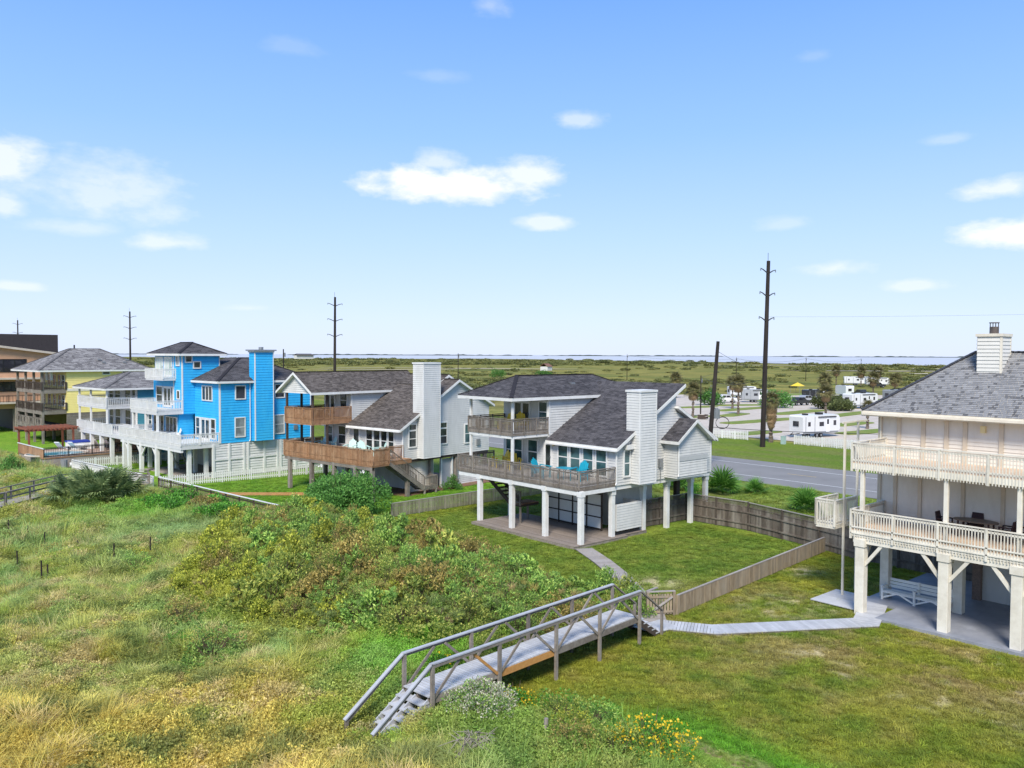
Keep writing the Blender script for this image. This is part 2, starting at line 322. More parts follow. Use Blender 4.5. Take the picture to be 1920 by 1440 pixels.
leaf_mat('marsh_leaf', [(0,(0.053,0.068,0.027)),(.5,(0.105,0.128,0.045)),(1,(0.195,0.217,0.075))])
leaf_mat('white_flower', [(0,(.34,.32,.22)),(.5,(.52,.49,.37)),(1,(.68,.65,.52))])
leaf_mat('yellow_flower', [(0,(.62,.40,.02)),(.5,(.75,.52,.03)),(1,(.85,.62,.05))])
leaf_mat('tint_leaf', None, inst=True)
leaf_mat('dry_palm', [(0,(.055,.055,.022)),(.5,(.14,.13,.05)),(1,(.27,.23,.10))])
mat('lattice_white', (.85,.85,.83), (.80,.80,.78), rough=.5)
# ------------------------------------------------------------------ ground
_LU = [-60,0,12,15,18.3,19.6,21.6,23,25,28,32,38,44,48,52,55,70,90,110,140,400]
_LV = [20.3,20.3,20.2,20.2,18.8,17.6,18.4,23.6,26.9,28.2,28.4,28.0,28.4,28.4,26.6,25.3,23.2,20.8,19,17,8]
def lawn_edge(u): return np.interp(u, _LU, _LV)
def height(v, u):
    v = np.asarray(v, float); u = np.asarray(u, float); t = lawn_edge(u)-v
    A = np.interp(u, [-60,0,15,20,22,25,32,40,46,52,60,90,140,400], [.7,.7,.8,.75,.85,1.25,1.7,1.6,1.1,.65,.4,.22,.2,.2])
    z = A*(sstep(0,4.5,t)-.62*sstep(8,17,t)) + sstep(.5,4,t)*((fbm(v/3.0,u/3.0,3,3)-.5)*1.0)
    z = z*(1-.8*(1-sstep(12.8,14.6,v))*np.exp(-((u-20.7)/3.2)**2))
    return z + sstep(95,140,v)*(fbm(v/60,u/60,9,3)-.45)*.5
def lawn_mask(v, u): return sstep(-.3,.9,np.asarray(v)-lawn_edge(u)+(fbm(np.asarray(v)/.9,np.asarray(u)/.9,5,2)-.5)*.9)
def mixc(a, b, t): t = np.asarray(t)[..., None]; return a*(1-t)+b*t
def C3(*c): return np.array(c, float)
def lawn_col(v, u):
    n1 = fbm(v/3.5,u/3.5,21,4); n2 = fbm(v/1.1,u/1.1,31,4); n3 = fbm(v/.35,u/.35,41,3); n4 = fbm(v/6,u/6,51,3)
    g = mixc(C3(.145,.205,.022), C3(.275,.275,.034), sstep(.30,.66,n1*.55+n2*.45))
    g = mixc(g, C3(.29,.235,.08), sstep(.54,.74,n2*.5+n4*.5)*.55)
    g = mixc(g, C3(.07,.145,.022), sstep(.55,.8,n3)*.5)
    # neighbour lots further along the coast are lusher; fenced yard is mown green
    lush = sstep(48,52,u); g = mixc(g, mixc(C3(.10,.25,.02), C3(.19,.33,.03), n2), lush*.85)
    yard = sstep(23,25.5,u)*(1-sstep(46,49,u))*sstep(27,31,v)
    g = mixc(g, mixc(C3(.085,.175,.024), C3(.20,.255,.04), n2), yard*.7)
    # R lawn: tired brown strip by the slab, bright mossy bank foot
    worn = np.exp(-((v-31.5)/3.4)**2)*np.exp(-((u-12.5)/7)**2)
    g = mixc(g, C3(.29,.215,.095), worn*sstep(.38,.62,n2)*.85)
    g = mixc(g, C3(.56,.46,.29), worn*sstep(.60,.70,n3*.6+n2*.4)*.9)
    for pv, pu, pr in ((32.8,26.2,1.0),(33.8,20.3,1.4),(35.4,19.0,1.0),(40.5,22.6,.9),(31.8,18.4,.9)):
        d = np.exp(-((v-pv)**2+(u-pu)**2)/pr**2); g = mixc(g, C3(.54,.44,.27), d*sstep(.46,.62,n3))
    g = g*1.02
    bank = np.exp(-((v-lawn_edge(u)-.5)/1.1)**2)*(1-sstep(16,18.5,u)); g = mixc(g, C3(.11,.31,.02), bank*.85)
    return g
def dune_col(v, u):
    n1 = fbm(v/4,u/4,61,4); n2 = fbm(v/1.2,u/1.2,71,3)
    g = mixc(C3(.16,.155,.06), C3(.30,.245,.11), n1); g = mixc(g, C3(.13,.16,.05), sstep(.5,.7,n2)*.7); g = mixc(g, C3(.42,.33,.20), np.exp(-((v-12.4)/1.2)**2-((u-20.7)/1.0)**2)*sstep(.35,.6,n2)); return g
def verge_col(v, u):
    n1 = fbm(v/5,u/9,81,4)
    g = mixc(C3(.085,.15,.018), C3(.19,.235,.027), n1)
    return mixc(g, C3(.15,.175,.04), sstep(.45,.65,fbm(v/2,u/6,91,3)))
def ground_col(v, u):
    g = mixc(dune_col(v,u), lawn_col(v,u), lawn_mask(v,u))
    return mixc(g, verge_col(v,u), sstep(46,50,v))
gv = np.concatenate([np.linspace(-70,2,14), np.arange(3,50,.5), np.linspace(51,112,50), np.geomspace(116,9000,44)])
gu = np.concatenate([-np.geomspace(3000,8,16), np.linspace(-4,3,5), np.arange(4,62,.5), np.arange(63,135,1.2), np.geomspace(137,12000,44)])
GV, GU = np.meshgrid(gv, gu, indexing='ij'); GZ = height(GV, GU)
nv, nu = GV.shape
idx = np.arange(nv*nu).reshape(nv, nu)
quads = np.stack([idx[:-1,:-1], idx[1:,:-1], idx[1:,1:], idx[:-1,1:]], -1).reshape(-1,4)
gm = bpy.data.meshes.new('ground')
gm.from_pydata(np.stack([GV,GU,GZ],-1).reshape(-1,3).tolist(), [], quads.tolist())
ca = gm.attributes.new('ground_colour', 'FLOAT_COLOR', 'POINT')
gc = ground_col(GV, GU).reshape(-1,3); ca.data.foreach_set('color', np.concatenate([gc, np.ones((len(gc),1))],1).ravel())
def ground_mat():
    m, t, b, n, L = _nodes('turf_ground'); a = n.new('ShaderNodeAttribute'); a.attribute_name = 'ground_colour'
    geo = n.new('ShaderNodeNewGeometry'); out = a.outputs['Color']
    for sc, lo, hi in ((1.7,.76,1.24),(7,.52,1.48),(24,.42,1.58)):
        nz = n.new('ShaderNodeTexNoise'); nz.inputs['Scale'].default_value = sc; nz.inputs['Detail'].default_value = 5; nz.inputs['Roughness'].default_value = .65; L.new(geo.outputs['Position'], nz.inputs['Vector'])
        mr = n.new('ShaderNodeMapRange'); mr.inputs[1].default_value = .3; mr.inputs[2].default_value = .7; mr.inputs[3].default_value = lo; mr.inputs[4].default_value = hi; L.new(nz.outputs[0], mr.inputs[0])
        s = n.new('ShaderNodeVectorMath'); s.operation = 'SCALE'; L.new(out, s.inputs[0]); L.new(mr.outputs[0], s.inputs['Scale']); out = s.outputs[0]
    L.new(out, b.inputs['Base Color']); b.inputs['Roughness'].default_value = .95; b.inputs['Specular IOR Level'].default_value = .1
    bp = n.new('ShaderNodeBump'); bp.inputs['Strength'].default_value = .7; bp.inputs['Distance'].default_value = .06; L.new(nz.outputs[0], bp.inputs['Height']); L.new(bp.outputs[0], b.inputs['Normal'])
    return m
def marsh_mat():
    m, t, b, n, L = _nodes('marsh_ground'); geo = n.new('ShaderNodeNewGeometry')
    def nz(scale, st, det=7):
        mp = n.new('ShaderNodeMapping'); mp.inputs['Rotation'].default_value = (0,0,-YAW); mp.inputs['Scale'].default_value = st; L.new(geo.outputs['Position'], mp.inputs['Vector'])
        q = n.new('ShaderNodeTexNoise'); q.inputs['Scale'].default_value = scale; q.inputs['Detail'].default_value = det; q.inputs['Roughness'].default_value = .68; L.new(mp.outputs[0], q.inputs['Vector']); return q.outputs[0]
    r = ramp(n, [(.28,(.085,.105,.034)),(.42,(.17,.18,.050)),(.5,(.27,.235,.068)),(.58,(.19,.195,.058)),(.72,(.31,.245,.09))])
    L.new(nz(.010,(1,.6,1)), r.inputs[0])
    r2 = ramp(n, [(.35,(.55,.6,.55)),(.7,(1.35,1.3,1.2))]); L.new(nz(.09,(1,.5,1)), r2.inputs[0])
    mx = n.new('ShaderNodeMixRGB'); mx.blend_type = 'MULTIPLY'; mx.inputs[0].default_value = 1; L.new(r.outputs[0], mx.inputs[1]); L.new(r2.outputs[0], mx.inputs[2])
    r3 = ramp(n, [(.3,(.6,.6,.6)),(.7,(1.3,1.3,1.3))]); L.new(nz(.9,(1,1,1)), r3.inputs[0])
    mx2 = n.new('ShaderNodeMixRGB'); mx2.blend_type = 'MULTIPLY'; mx2.inputs[0].default_value = 1; L.new(mx.outputs[0], mx2.inputs[1]); L.new(r3.outputs[0], mx2.inputs[2])
    L.new(mx2.outputs[0], b.inputs['Base Color']); b.inputs['Roughness'].default_value = .95; b.inputs['Specular IOR Level'].default_value = .05
    return m
gm.materials.append(ground_mat()); gm.materials.append(marsh_mat())
fv = GV[:-1,:-1].ravel(); fu = GU[:-1,:-1].ravel()
gm.polygons.foreach_set('material_index', ((fv > 99) | (fu > 300)).astype(np.int32)); gm.polygons.foreach_set('use_smooth', np.ones(len(quads), bool))
ground = tag(obj('ground', gm), kind='structure')
# ------------------------------------------------------------------ bay and the land across it
azs = np.radians(np.linspace(-40,130,700))
rr = np.interp(np.degrees(azs), [-40,5,15,25,31.8,39,47,54.4,60,65,75,130], [4200,3600,2900,2300,2080,2240,1800,1490,1240,1080,980,900])
rr = rr*(1+(fbm(azs*60,azs*0,13,5)-.5)*.14)
mb = MB()
for i in range(len(azs)-1):
    a, b2 = azs[i], azs[i+1]
    mb.add([(rr[i]*math.sin(a),rr[i]*math.cos(a),.55),(rr[i+1]*math.sin(b2),rr[i+1]*math.cos(b2),.55),(26000*math.sin(b2),26000*math.cos(b2),.55),(26000*math.sin(a),26000*math.cos(a),.55)],[(3,2,1,0)])
def water_mat():
    m, t, b, n, L = _nodes('bay_water'); geo = n.new('ShaderNodeNewGeometry')
    b.inputs['Base Color'].default_value = (.50,.49,.49,1); b.inputs['Roughness'].default_value = .4; b.inputs['Specular IOR Level'].default_value = .5
    q = n.new('ShaderNodeTexNoise'); q.inputs['Scale'].default_value = .5; L.new(geo.outputs['Position'], q.inputs['Vector'])
    bp = n.new('ShaderNodeBump'); bp.inputs['Strength'].default_value = .25; bp.inputs['Distance'].default_value = .3; L.new(q.outputs[0], bp.inputs['Height']); L.new(bp.outputs[0], b.inputs['Normal'])
    return m
tag(mb.build('bay_water', water_mat()), kind='structure')
mb = MB(); fa = np.radians(np.linspace(5,90,600)); fh = np.clip((fbm(fa*14,fa*0,77,3)-.30)*30,0,9)+np.clip((fbm(fa*160,fa*0,78,3)-.35)*22,0,9)*(fbm(fa*14,fa*0,77,3) > .33)
for i in range(len(fa)-1):
    a, b2 = fa[i], fa[i+1]; r0, r1 = 10400, 10900
    if fh[i] <= .1 and fh[i+1] <= .1: continue
    P = lambda r, q, z: (r*math.sin(q), r*math.cos(q), z)
    mb.add([P(r0,a,.4),P(r0,b2,.4),P(r0+120,b2,fh[i+1]+.5),P(r0+120,a,fh[i]+.5),P(r1,b2,fh[i+1]+.5),P(r1,a,fh[i]+.5)],[(0,1,2,3),(3,2,4,5)])
tag(mb.build('far_shore_land', M['far_land']), kind='structure')
# pale salt pans in the marsh
for k, (x, y, a, b2) in enumerate(((640,272,90,9),(560,222,44,8),(760,330,110,12),(900,520,120,10),(430,500,60,6),(330,520,55,5),(395,560,80,5))):
    mb = MB(); pts = []
    for i in range(28):
        t = 2*math.pi*i/28; q = 1+.35*(float(vnoise(i*.7,k*3.1,5))-.5)
        dx, dy = a*math.cos(t)*q, b2*math.sin(t)*q; pts.append((x+dx*math.cos(YAW)+dy*math.sin(YAW), y-dx*math.sin(YAW)+dy*math.cos(YAW), .42))
    mb.add(pts, [tuple(range(28))]); tag(mb.build('salt_pan_ground', M['pale_sand']), kind='structure')
# ------------------------------------------------------------------ road
def strip(name, mat_, x0, x1, y0, y1, z, parent=None):
    m = MB(); ys = np.linspace(y0, y1, 60)
    off = lambda y: -.00042*max(0, y-70)**2
    for a, b2 in zip(ys[:-1], ys[1:]):
        m.add([(x0+off(a),a,z),(x1+off(a),a,z),(x1+off(b2),b2,z),(x0+off(b2),b2,z)],[(0,1,2,3)])
    return m.build(name, mat_, parent)
road = tag(strip('road', M['asphalt'], 65.8, 79.8, -90, 330, .03), kind='structure')
for nm, mt, x in (('road_marking','road_white',69.1),('road_marking','road_white',76.55)):
    strip(nm, M[mt], x-.075, x+.075, -90, 330, .036, road)
y = -80.5
while y < 200:
    o = -.00042*max(0,y-70)**2
    MB().add([(73.03+o,y,.036),(73.17+o,y,.036),(73.17+o,y+3,.036),(73.03+o,y+3,.036)],[(0,1,2,3)]).build('road_marking', M['road_yellow'], road); y += 12
# ------------------------------------------------------------------ caravan park lot
lot = [(101.5,20,.05),(101.5,92,.05),(118,125,.05),(150,150,.05),(195,150,.05),(236,132,.05),(250,90,.05),(250,20,.05)]
tag(MB().add(lot,[tuple(range(8))]).build('lot_pavement', M['concrete']), kind='structure')
def grass_sheet(name, cx, cy, length, width, rz, z, seed):
    m = MB(); pts = []; n = 36
    for i in range(n):
        t = 2*math.pi*i/n; c, s = math.cos(t), math.sin(t); e = .35
        dx, dy = length/2*math.copysign(abs(c)**e, c), width/2*math.copysign(abs(s)**e, s)
        q = 1+.06*(float(vnoise(i*.9,seed,3))-.5)
        pts.append((cx+(dx*math.cos(rz)-dy*math.sin(rz))*q, cy+(dx*math.sin(rz)+dy*math.cos(rz))*q, z))
    m.prism(pts,(0,0,-z+.02))
    return tag(m.build(name, M['verge_grass']), kind='structure')
mat('verge_grass', (.19,.245,.04), (.11,.17,.028), rough=.95, scale=.8, detail=8, dirt=(.25,.22,.07), dirt_scale=.5)
for k, (p, q, w) in enumerate((((147.4,111.3),(156,109.5),4.0),((160.3,111.4),(170,106.5),4.5),((144.7,99.9),(161.4,100.5),3.6),((119,80.6),(138.5,79.2),3.6),((145,87.0),(164,88.0),4.0),
        ((147,77.6),(168,79.0),3.6),((104.0,68.2),(112,67.4),3.2),((129,66.8),(140,66.6),3.4),((116.5,58.8),(129,57.6),3.4),((133,90.5),(142,92.5),3.4),((118,94.5),(131,93),3.6),((186,118),(232,112),10),((200,96),(232,98),7),((178,74),(206,76),6),((192,140),(240,124),9))):
    d = (q[0]-p[0], q[1]-p[1]); grass_sheet('grass_island_ground', (p[0]+q[0])/2, (p[1]+q[1])/2, math.hypot(*d)+1, w, math.atan2(d[1],d[0]), .16, k*7.3)
# ------------------------------------------------------------------ building kit
def clip(poly, axis, val, keep_greater):
    out = []; n = len(poly)
    for i in range(n):
        a, b = poly[i], poly[(i+1) % n]; da = (a[axis]-val) if keep_greater else (val-a[axis]); db = (b[axis]-val) if keep_greater else (val-b[axis])
        if da >= 0: out.append(a)
        if da*db < 0:
            t = da/(da-db); out.append(tuple(a[k]+(b[k]-a[k])*t for k in range(len(a))))
    return out
def fpt(face, h, z, o):
    """face ('x',val,s): wall plane x=val looking along s*x; h runs along y.  ('y',val,s): plane y=val, h runs along x; o = distance proud of it"""
    ax, val, s = face
    return (val+s*o, h, z) if ax == 'x' else (h, val+s*o, z)
def siding(parent, mt, face, poly, course=.17, proud=.03, name='wall'):
    """lapped boards: each course is its own tilted face with a lip"""
    m = MB(); zs = [p[1] for p in poly]; z = min(zs); top = max(zs)
    while z < top-1e-4:
        z1 = z+course; band = clip(clip(poly,1,z,True),1,z1,False) if len(poly) > 2 else []
        if len(band) > 2:
            o = lambda q: proud*(1-(q-z)/course)+.001
            m.add([fpt(face,h,q,o(q)) for h,q in band],[tuple(range(len(band)))])
            lo = [p for p in band if abs(p[1]-z) < 1e-5]
            if len(lo) >= 2:
                h0, h1 = min(p[0] for p in lo), max(p[0] for p in lo)
                m.add([fpt(face,h0,z,proud+.001),fpt(face,h1,z,proud+.001),fpt(face,h1,z,0),fpt(face,h0,z,0)],[(0,1,2,3)])
        z = z1
    m.prism([fpt(face,h,q,-.002) for h,q in poly], Vector(fpt(face,0,0,-.12))-Vector(fpt(face,0,0,0)))
    return m.build(name, M[mt], parent)
def plain_wall(parent, mt, face, poly, t=.12, name='wall'):
    return MB().prism([fpt(face,h,q,0) for h,q in poly], Vector(fpt(face,0,0,-t))-Vector(fpt(face,0,0,0))).build(name, M[mt], parent)
def fbox(m, face, h0, h1, z0, z1, o0, o1):
    a, b = fpt(face,h0,z0,o0), fpt(face,h1,z1,o1)
    return m.box(min(a[0],b[0]),max(a[0],b[0]),min(a[1],b[1]),max(a[1],b[1]),min(a[2],b[2]),max(a[2],b[2]))
def window(parent, face, h0, h1, z0, z1, kind='double', glass='window_glass', frame='white_paint', t=.10, name='window'):
    h0, h1 = min(h0,h1), max(h0,h1); z0, z1 = min(z0,z1), max(z0,z1); P = .085; m = MB()
    fbox(m,face,h0-t,h0,z0-t,z1+t,-.02,P); fbox(m,face,h1,h1+t,z0-t,z1+t,-.02,P)
    fbox(m,face,h0,h1,z1,z1+t,-.02,P-.004); fbox(m,face,h0,h1,z0-t,z0,-.02,P+.02)
    rects = []
    if kind == 'double':
        zm = (z0+z1)/2; fbox(m,face,h0,h1,zm-.03,zm+.03,-.02,P-.02); rects = [(h0,h1,zm+.03,z1),(h0,h1,z0,zm-.03)]
    elif kind == 'triple':
        w = (h1-h0)/3
        for i in (1,2): fbox(m,face,h0+w*i-.05,h0+w*i+.05,z0,z1,-.02,P-.004)
        rects = [(h0+w*i+(.05 if i else 0),h0+w*(i+1)-(.05 if i < 2 else 0),z0,z1) for i in range(3)]
    elif kind == 'transom':
        zm = z0+(z1-z0)*.74; zk = z0+(z1-z0)*.36
        fbox(m,face,h0,h1,zm-.06,zm+.06,-.02,P-.004); fbox(m,face,h0,h1,zk-.03,zk+.03,-.02,P-.02)
        rects = [(h0,h1,zm+.06,z1),(h0,h1,zk+.03,zm-.06),(h0,h1,z0,zk-.03)]
    else: rects = [(h0,h1,z0,z1)]
    o = m.build(name, M[frame], parent)
    for a in rects:
        g = MB(); fbox(g,face,a[0],a[1],a[2],a[3],.034,.042); g.build('pane', M[glass], o)
    return o
def door(parent, face, h0, h1, z0, z1, mt='white_paint', glass='window_glass', leaves=1):
    h0, h1 = min(h0,h1), max(h0,h1); m = MB(); P = .08
    fbox(m,face,h0-.09,h0,z0,z1+.09,-.02,P); fbox(m,face,h1,h1+.09,z0,z1+.09,-.02,P); fbox(m,face,h0,h1,z1,z1+.09,-.02,P-.004)
    w = (h1-h0)/leaves
    for i in range(leaves):
        a, b = h0+w*i, h0+w*(i+1); fbox(m,face,a,a+.1,z0,z1,0,.055); fbox(m,face,b-.1,b,z0,z1,0,.055); fbox(m,face,a+.1,b-.1,z0,z0+.2,0,.055); fbox(m,face,a+.1,b-.1,z1-.12,z1,0,.055)
    o = m.build('door', M[mt], parent)
    for i in range(leaves):
        a, b = h0+w*i, h0+w*(i+1); g = MB(); fbox(g,face,a+.1,b-.1,z0+.2,z1-.12,.034,.042); g.build('pane', M[glass], o)
    k = MB(); fbox(k,face,h0+.05,h0+.08,z0+.9,z0+1.05,.05,.11); k.build('handle', M['grey_metal'], o)
    return o
def roof(parent, pts, mt, thick=.16, course=.145, tab=.33, under='white_paint', seed=0, name='roof', fascia=True, fedges=None, fmat='white_paint', fh=.2, dash=0):
    """roof plane; pts[0]->pts[1] is the eave. Slab + separate shingle tabs + fascia boards"""
    rnd = random.Random(seed); P = [Vector(p) for p in pts]; s = (P[1]-P[0]).normalized(); nrm = (P[1]-P[0]).cross(P[2]-P[0]).normalized()
    if nrm.z < 0: nrm = -nrm
    t = nrm.cross(s).normalized()
    if (P[2]-P[0]).dot(t) < 0: t = -t
    r = MB().prism([p-nrm*.012 for p in P], -nrm*thick).build(name, M[under], parent)
    loc = [((p-P[0]).dot(s),(p-P[0]).dot(t)) for p in P]; m = MB(); T0 = -.03; T1 = max(q[1] for q in loc); k = 0
    q = T0
    poly = [(a, b-.03 if b < 1e-4 else b) for a, b in loc]
    while q < T1:
        band = clip(clip(poly,1,q,True),1,q+course+.02,False)
        if len(band) > 2:
            s0, s1 = min(b[0] for b in band), max(b[0] for b in band); a = s0-rnd.random()*tab; row = rnd.uniform(-.06,.06)
            while a < s1:
                b = a+tab*rnd.choice((.55,.8,1,1,1.3)); c = clip(clip(band,0,a,True),0,b-.008,False)
                if len(c) > 2:
                    up = .012+rnd.random()*.010; tone = min(1,max(0,.5+row+rnd.uniform(-.32,.32))) if not dash else (rnd.uniform(.0,.2) if rnd.random() < dash else .58+row+rnd.uniform(-.16,.16))
                    W = lambda p, e=0: P[0]+s*p[0]+t*p[1]+nrm*(up*(1-(p[1]-q)/(course+.02))+.001+e)
                    m.add([W(p) for p in c],[tuple(range(len(c)))],tone)
                    lo = sorted([p for p in c if abs(p[1]-q) < 1e-5])
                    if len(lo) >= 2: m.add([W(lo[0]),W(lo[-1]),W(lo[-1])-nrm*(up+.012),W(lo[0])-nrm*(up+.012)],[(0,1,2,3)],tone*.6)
                a = b
        q += course
    sh = m.build('shingles', M[mt], r); sh['kind'] = 'stuff'
    if fascia:
        fm = MB(); n = len(P)
        for i in (range(n) if fedges is None else fedges):
            a, b = P[i], P[(i+1) % n]; d = (b-a).normalized(); out = d.cross(nrm).normalized()
            cen = sum(P, Vector())/n
            if out.dot((a+b)/2-cen) < 0: out = -out
            ow = Vector((out.x,out.y,0)); ow = ow.normalized() if ow.length > 1e-3 else out
            dz = Vector((0,0,-.02)); e0 = a+dz+ow*.004; e1 = b+dz+ow*.004
            fm.add([e0,e1,e1+ow*.03,e0+ow*.03,e0-Vector((0,0,fh)),e1-Vector((0,0,fh)),e1-Vector((0,0,fh))+ow*.03,e0-Vector((0,0,fh))+ow*.03],[(0,1,2,3),(7,6,5,4),(3,2,6,7),(0,4,5,1),(0,3,7,4),(1,5,6,2)])
        fm.build('fascia', M[fmat], r)
    return r
def deck(parent, x0, x1, y0, y1, z, mt, frame=None, along='y', w=.14, depth=.26, name='deck', gap=.006):
    frame = frame or mt; m = MB(); b = .045
    for a in (x0,x1-b): m.box(a,a+b,y0,y1,z-depth,z-.04)
    for a in (y0,y1-b): m.box(x0+b,x1-b,a,a+b,z-depth,z-.04)
    n = max(1,int((x1-x0)/.6)) if along == 'y' else max(1,int((y1-y0)/.6))
    for i in range(1,n):
        if along == 'y': q = x0+(x1-x0)*i/n; m.box(q-.02,q+.02,y0+b,y1-b,z-depth+.02,z-.04)
        else: q = y0+(y1-y0)*i/n; m.box(x0+b,x1-b,q-.02,q+.02,z-depth+.02,z-.04)
    d = m.build(name, M[frame], parent)
    lo, hi = (x0,x1) if along == 'y' else (y0,y1); k = max(1,round((hi-lo)/w)); ww = (hi-lo)/k
    for i in range(k):
        a, c = lo+ww*i+gap/2, lo+ww*(i+1)-gap/2
        if along == 'y': piece('plank', M[mt], d, a, c, y0-.02, y1+.02, z-.038, z)
        else: piece('plank', M[mt], d, x0-.02, x1+.02, a, c, z-.038, z)
    return d
def railing(parent, pts, z, h, mt, sp=.125, bw=.035, below=.2, post=1.9, top=(.10,.045), name='railing', pmat=None, lower=True, bal='baluster', pw=.09, postbelow=None):
    """top and lower rails, a post every so often, every baluster on its own"""
    pmat = pmat or mt; m = MB(); P = [Vector((*p,z)) for p in pts]
    for a, b in zip(P[:-1],P[1:]):
        d = (b-a).normalized(); L = (b-a).length
        m.beam(a+Vector((0,0,h))-d*.03, b+Vector((0,0,h))+d*.03, top[0], top[1])
        m.beam(a+Vector((0,0,h-.12)), b+Vector((0,0,h-.12)), .038, .085)
        if lower: m.beam(a+Vector((0,0,.10)), b+Vector((0,0,.10)), .038, .07)
    r = m.build(name, M[mt], parent); first = True
    pb = below if postbelow is None else postbelow
    for a, b in zip(P[:-1],P[1:]):
        d = (b-a).normalized(); L = (b-a).length; n = max(1,round(L/post)); ps = [L*i/n for i in range(n+1)]; nrm = Vector((d.y,-d.x,0))
        ang = math.atan2(d.y,d.x)
        for i, q in enumerate(ps):
            if i == 0 and not first: continue
            c = a+d*q; o = piece('post', M[pmat], r, c.x-pw/2,c.x+pw/2,c.y-pw/2,c.y+pw/2,z-pb,z+h-.02); o.rotation_euler.z = ang
        k = int(L/sp)
        for i in range(k):
            q = (i+.5)*L/k
            if min(abs(q-p) for p in ps) < pw*.5+bw*.5: continue
            c = a+d*q; o = piece(bal, M[mt], r, c.x-bw/2,c.x+bw/2,c.y-.019,c.y+.019,z-below,z+h-.05); o.rotation_euler.z = ang
        first = False
    return r
def column(parent, x, y, z0, z1, w, mt, cap=True, name='column'):
    m = MB(); b = .012; h = w/2
    pr = [(-h+b,-h),(h-b,-h),(h,-h+b),(h,h-b),(h-b,h),(-h+b,h),(-h,h-b),(-h,-h+b)]
    m.prism([(x+a,y+c,z0) for a,c in pr],(0,0,z1-z0))
    if cap: m.box(x-h*1.22,x+h*1.22,y-h*1.22,y+h*1.22,z1-.34,z1-.02)
    return m.build(name, M[mt], parent)
def stairs(parent, p, q, width, n, mt, axis, rail=True, tread_mat=None, rmat=None, h=.95, sp=.14):
    """flight from top p to foot q; width measured along the other horizontal axis"""
    p, q = Vector(p), Vector(q); side = Vector((0,1,0)) if axis == 'x' else Vector((1,0,0)); m = MB()
    for s in (0,width):
        m.beam(p+side*s-Vector((0,0,.18)), q+side*s-Vector((0,0,.12)), .05, .28)
    o = m.build('stairs', M[mt], parent); run = (q-p)/n
    for i in range(n):
        a = p+run*(i+.15); t = Vector((run.x,run.y,0))
        x0, x1 = sorted((a.x, a.x+t.x*1.1+side.x*width)); y0, y1 = sorted((a.y, a.y+t.y*1.1+side.y*width))
        piece('tread', M[tread_mat or mt], o, x0,x1,y0,y1,a.z-.05+run.z,a.z+run.z)
    if rail:
        for s in (0,width):
            rm = MB(); a = p+side*s; b = q+side*s; up = Vector((0,0,h)); rm.beam(a+up,b+up,.09,.045); rm.beam(a+Vector((0,0,.12)),b+Vector((0,0,.12)),.04,.07)
            rr_ = rm.build('railing', M[rmat or mt], parent); L = math.hypot(q.x-p.x,q.y-p.y); k = int(L/sp)
            for i in range(k+1):
                c = a+(b-a)*(i/k); w = .08 if i in (0,k) else .035
                piece('post' if i in (0,k) else 'baluster', M[rmat or mt], rr_, c.x-w/2,c.x+w/2,c.y-w/2,c.y+w/2,c.z-.12,c.z+h-.02)
    return o
FX = lambda v, s=-1: ('x', v, s)
FY = lambda v, s=-1: ('y', v, s)
def trim(parent, mt, boxes, name='corner_board'):
    for b in boxes: piece(name, M[mt], parent, *b)
def chimney(parent, x0, x1, y0, y1, z0, z1, mt, trimm, cap=.12, course=.17):
    c = siding(parent, mt, FX(x0), [(y0,z0),(y1,z0),(y1,z1),(y0,z1)], course, name='chimney')
    siding(c, mt, FY(y0), [(x0,z0),(x1,z0),(x1,z1),(x0,z1)], course, name='chimney_side')
    siding(c, mt, FX(x1,1), [(y0,z0),(y1,z0),(y1,z1),(y0,z1)], course, name='chimney_side')
    siding(c, mt, FY(y1,1), [(x0,z0),(x1,z0),(x1,z1),(x0,z1)], course, name='chimney_side')
    MB().box(x0-cap,x1+cap,y0-cap,y1+cap,z1-.01,z1+.12).build('chimney_cap', M[trimm], c)
    for a, b in ((x0,y0),(x1,y0)): piece('corner_board', M[trimm], c, a-.03,a+.06,b-.03,b+.06,z0,z1-.02)
    return c
def caps(parent, segs, mt, w=.26):
    m = MB()
    for a, b in segs:
        a, b = Vector(a)+Vector((0,0,.035)), Vector(b)+Vector((0,0,.035)); n = max(1,int((b-a).length/.25))
        for i in range(n): m.beam(a+(b-a)*(i/n), a+(b-a)*((i+1.2)/n)-Vector((0,0,.012)), w, .03)
    return m.build('ridge_cap', M[mt], parent)
def downspout(parent, x, y, z0, z1, mt='white_paint'):
    MB().tube([(x,y,z1),(x,y,z0+.15),(x-.12,y-.05,z0)],.045,7).build('downspout', M[mt], parent)
def house(label, o, deg): return thing('beach_house', label, 'house', (o[0],o[1],0), R(deg), 'beach houses along the dune')
